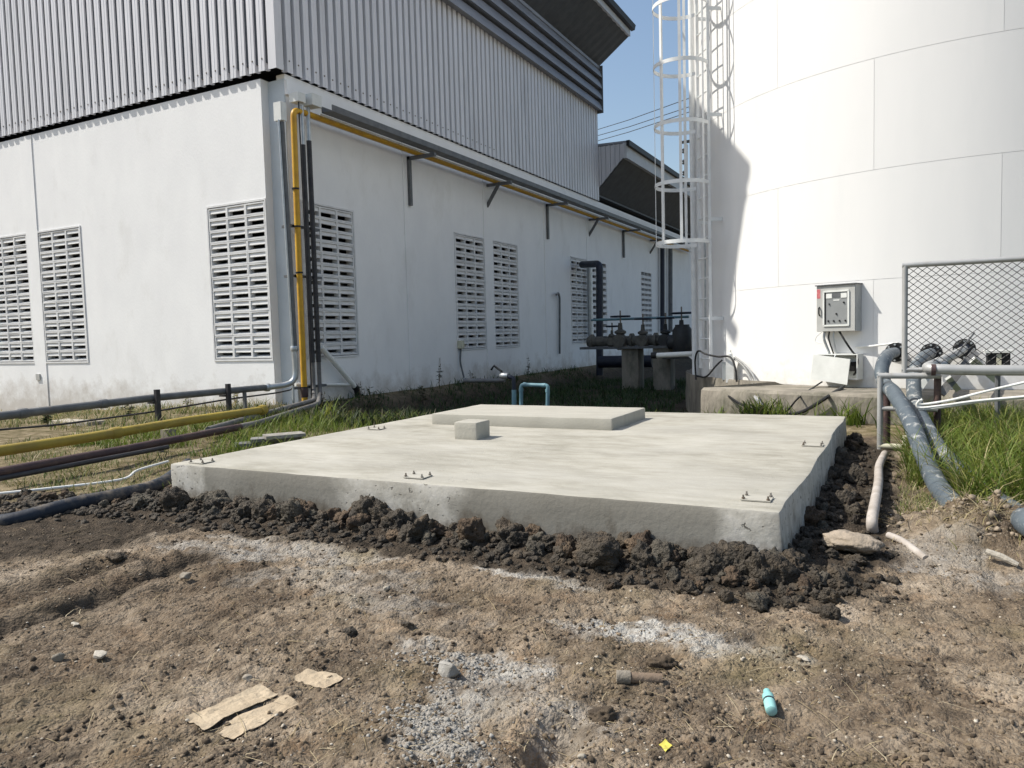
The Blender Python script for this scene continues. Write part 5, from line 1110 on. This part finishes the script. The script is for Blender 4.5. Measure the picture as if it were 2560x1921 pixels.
def weed(px_, py_, Xp, h, label, seed, mat='weedleaf', leaf=.055, n=26, spread=.5):
    r = random.Random(seed); p = WX(px_, py_, Xp) if Xp is not None else G(px_, py_); p.z = gz(p.x, p.y); t = thing('weed_plant', p, label, 'weed')
    st = MB(); vs_ = []; fs_ = []; tv = []
    for s_ in range(4):
        a = r.uniform(0, 6.28); tip = p+Vector((math.cos(a)*spread*h*r.uniform(.1, .6), math.sin(a)*spread*h*r.uniform(.1, .6), h*r.uniform(.6, 1)))
        mid = p.lerp(tip, .5)+Vector((r.uniform(-.03, .03), r.uniform(-.03, .03), .02)); path = spline([p, mid, tip], 4); st.tube(path, .004, 5)
        for k in range(n//4):
            u = r.uniform(.25, 1); c = path[min(len(path)-1, int(u*(len(path)-1)))]; b_ = r.uniform(0, 6.28); d = Vector((math.cos(b_), math.sin(b_), r.uniform(-.2, .6))).normalized(); s2 = d.cross(Z).normalized(); L_ = leaf*r.uniform(.6, 1.3); W_ = L_*.28; i = len(vs_)
            vs_ += [c, c+d*L_*.5+s2*W_+Z*.006, c+d*L_-Z*.012, c+d*L_*.5-s2*W_+Z*.006]; fs_.append((i, i+1, i+2, i+3)); tv += [r.random()]*4
    st.build('stem', 'wood', t); o = mesh_obj('leaves', vs_, fs_, mat, t); at = o.data.attributes.new('tint', 'FLOAT', 'POINT'); at.data.foreach_set('value', tv)
weed(1098, 985, -8.15, .62, 'tall thin weed against the shaded wall left of the cream box', 21, leaf=.07, spread=.2)
weed(1322, 932, -8.25, .45, 'slender weed against the shaded wall right of the water valve', 22, leaf=.06, spread=.12)
weed(905, 1000, -7.9, .42, 'reddish dry weed beside the black drain elbow', 23, leaf=.07)
weed(930, 1005, -7.8, .38, 'low dark weed right of the black drain elbow', 24, leaf=.08)
weed(850, 1015, -7.7, .35, 'broad leafed weed under the slanting drain pipe', 25, leaf=.09, n=40)
weed(1060, 1000, -7.7, .35, 'dark bushy weed left of the tall thin weed', 26, leaf=.08, n=40)
weed(1185, 965, -8.0, .38, 'twiggy weed behind the low grey pipe', 27, leaf=.05)
weed(590, 1018, None, .34, 'dry weed growing in front of the wall right of the steel post', 28, 'grassdry', .06, 40)
weed(470, 1020, None, .26, 'low dry weed at the wall foot near the steel post', 29, 'grassdry', .05, 40)
weed(320, 1045, None, .26, 'green weed at the wall foot left of the steel post', 30, 'weedleaf', .06, 40)
weed(120, 1065, None, .22, 'dark green low weed under the rail pipe at far left', 31, 'weedleaf', .08, 50)
weed(800, 985, -7.95, .3, 'weed growing behind the ducts at the corner', 32, 'weedleaf', .06, 30)
def s_straw():
    return random.gauss(MOUND.x, .16), random.gauss(MOUND.y, .14)
scatter_stuff('mound_debris', 'claydry', 420, s_straw, .003, .02, 1, 'dry debris piled on the mound where the hose ends', 'debris', .5, 3.5, .8, .05)
blades('straw_litter', np.array([s_straw() for _ in range(420)]), .03, .10, .004, 2.2, 'grassdry', 'dry straw on the mound where the hose ends', 'straw', seed=31, tint=rng.random(420)*.3+.7)
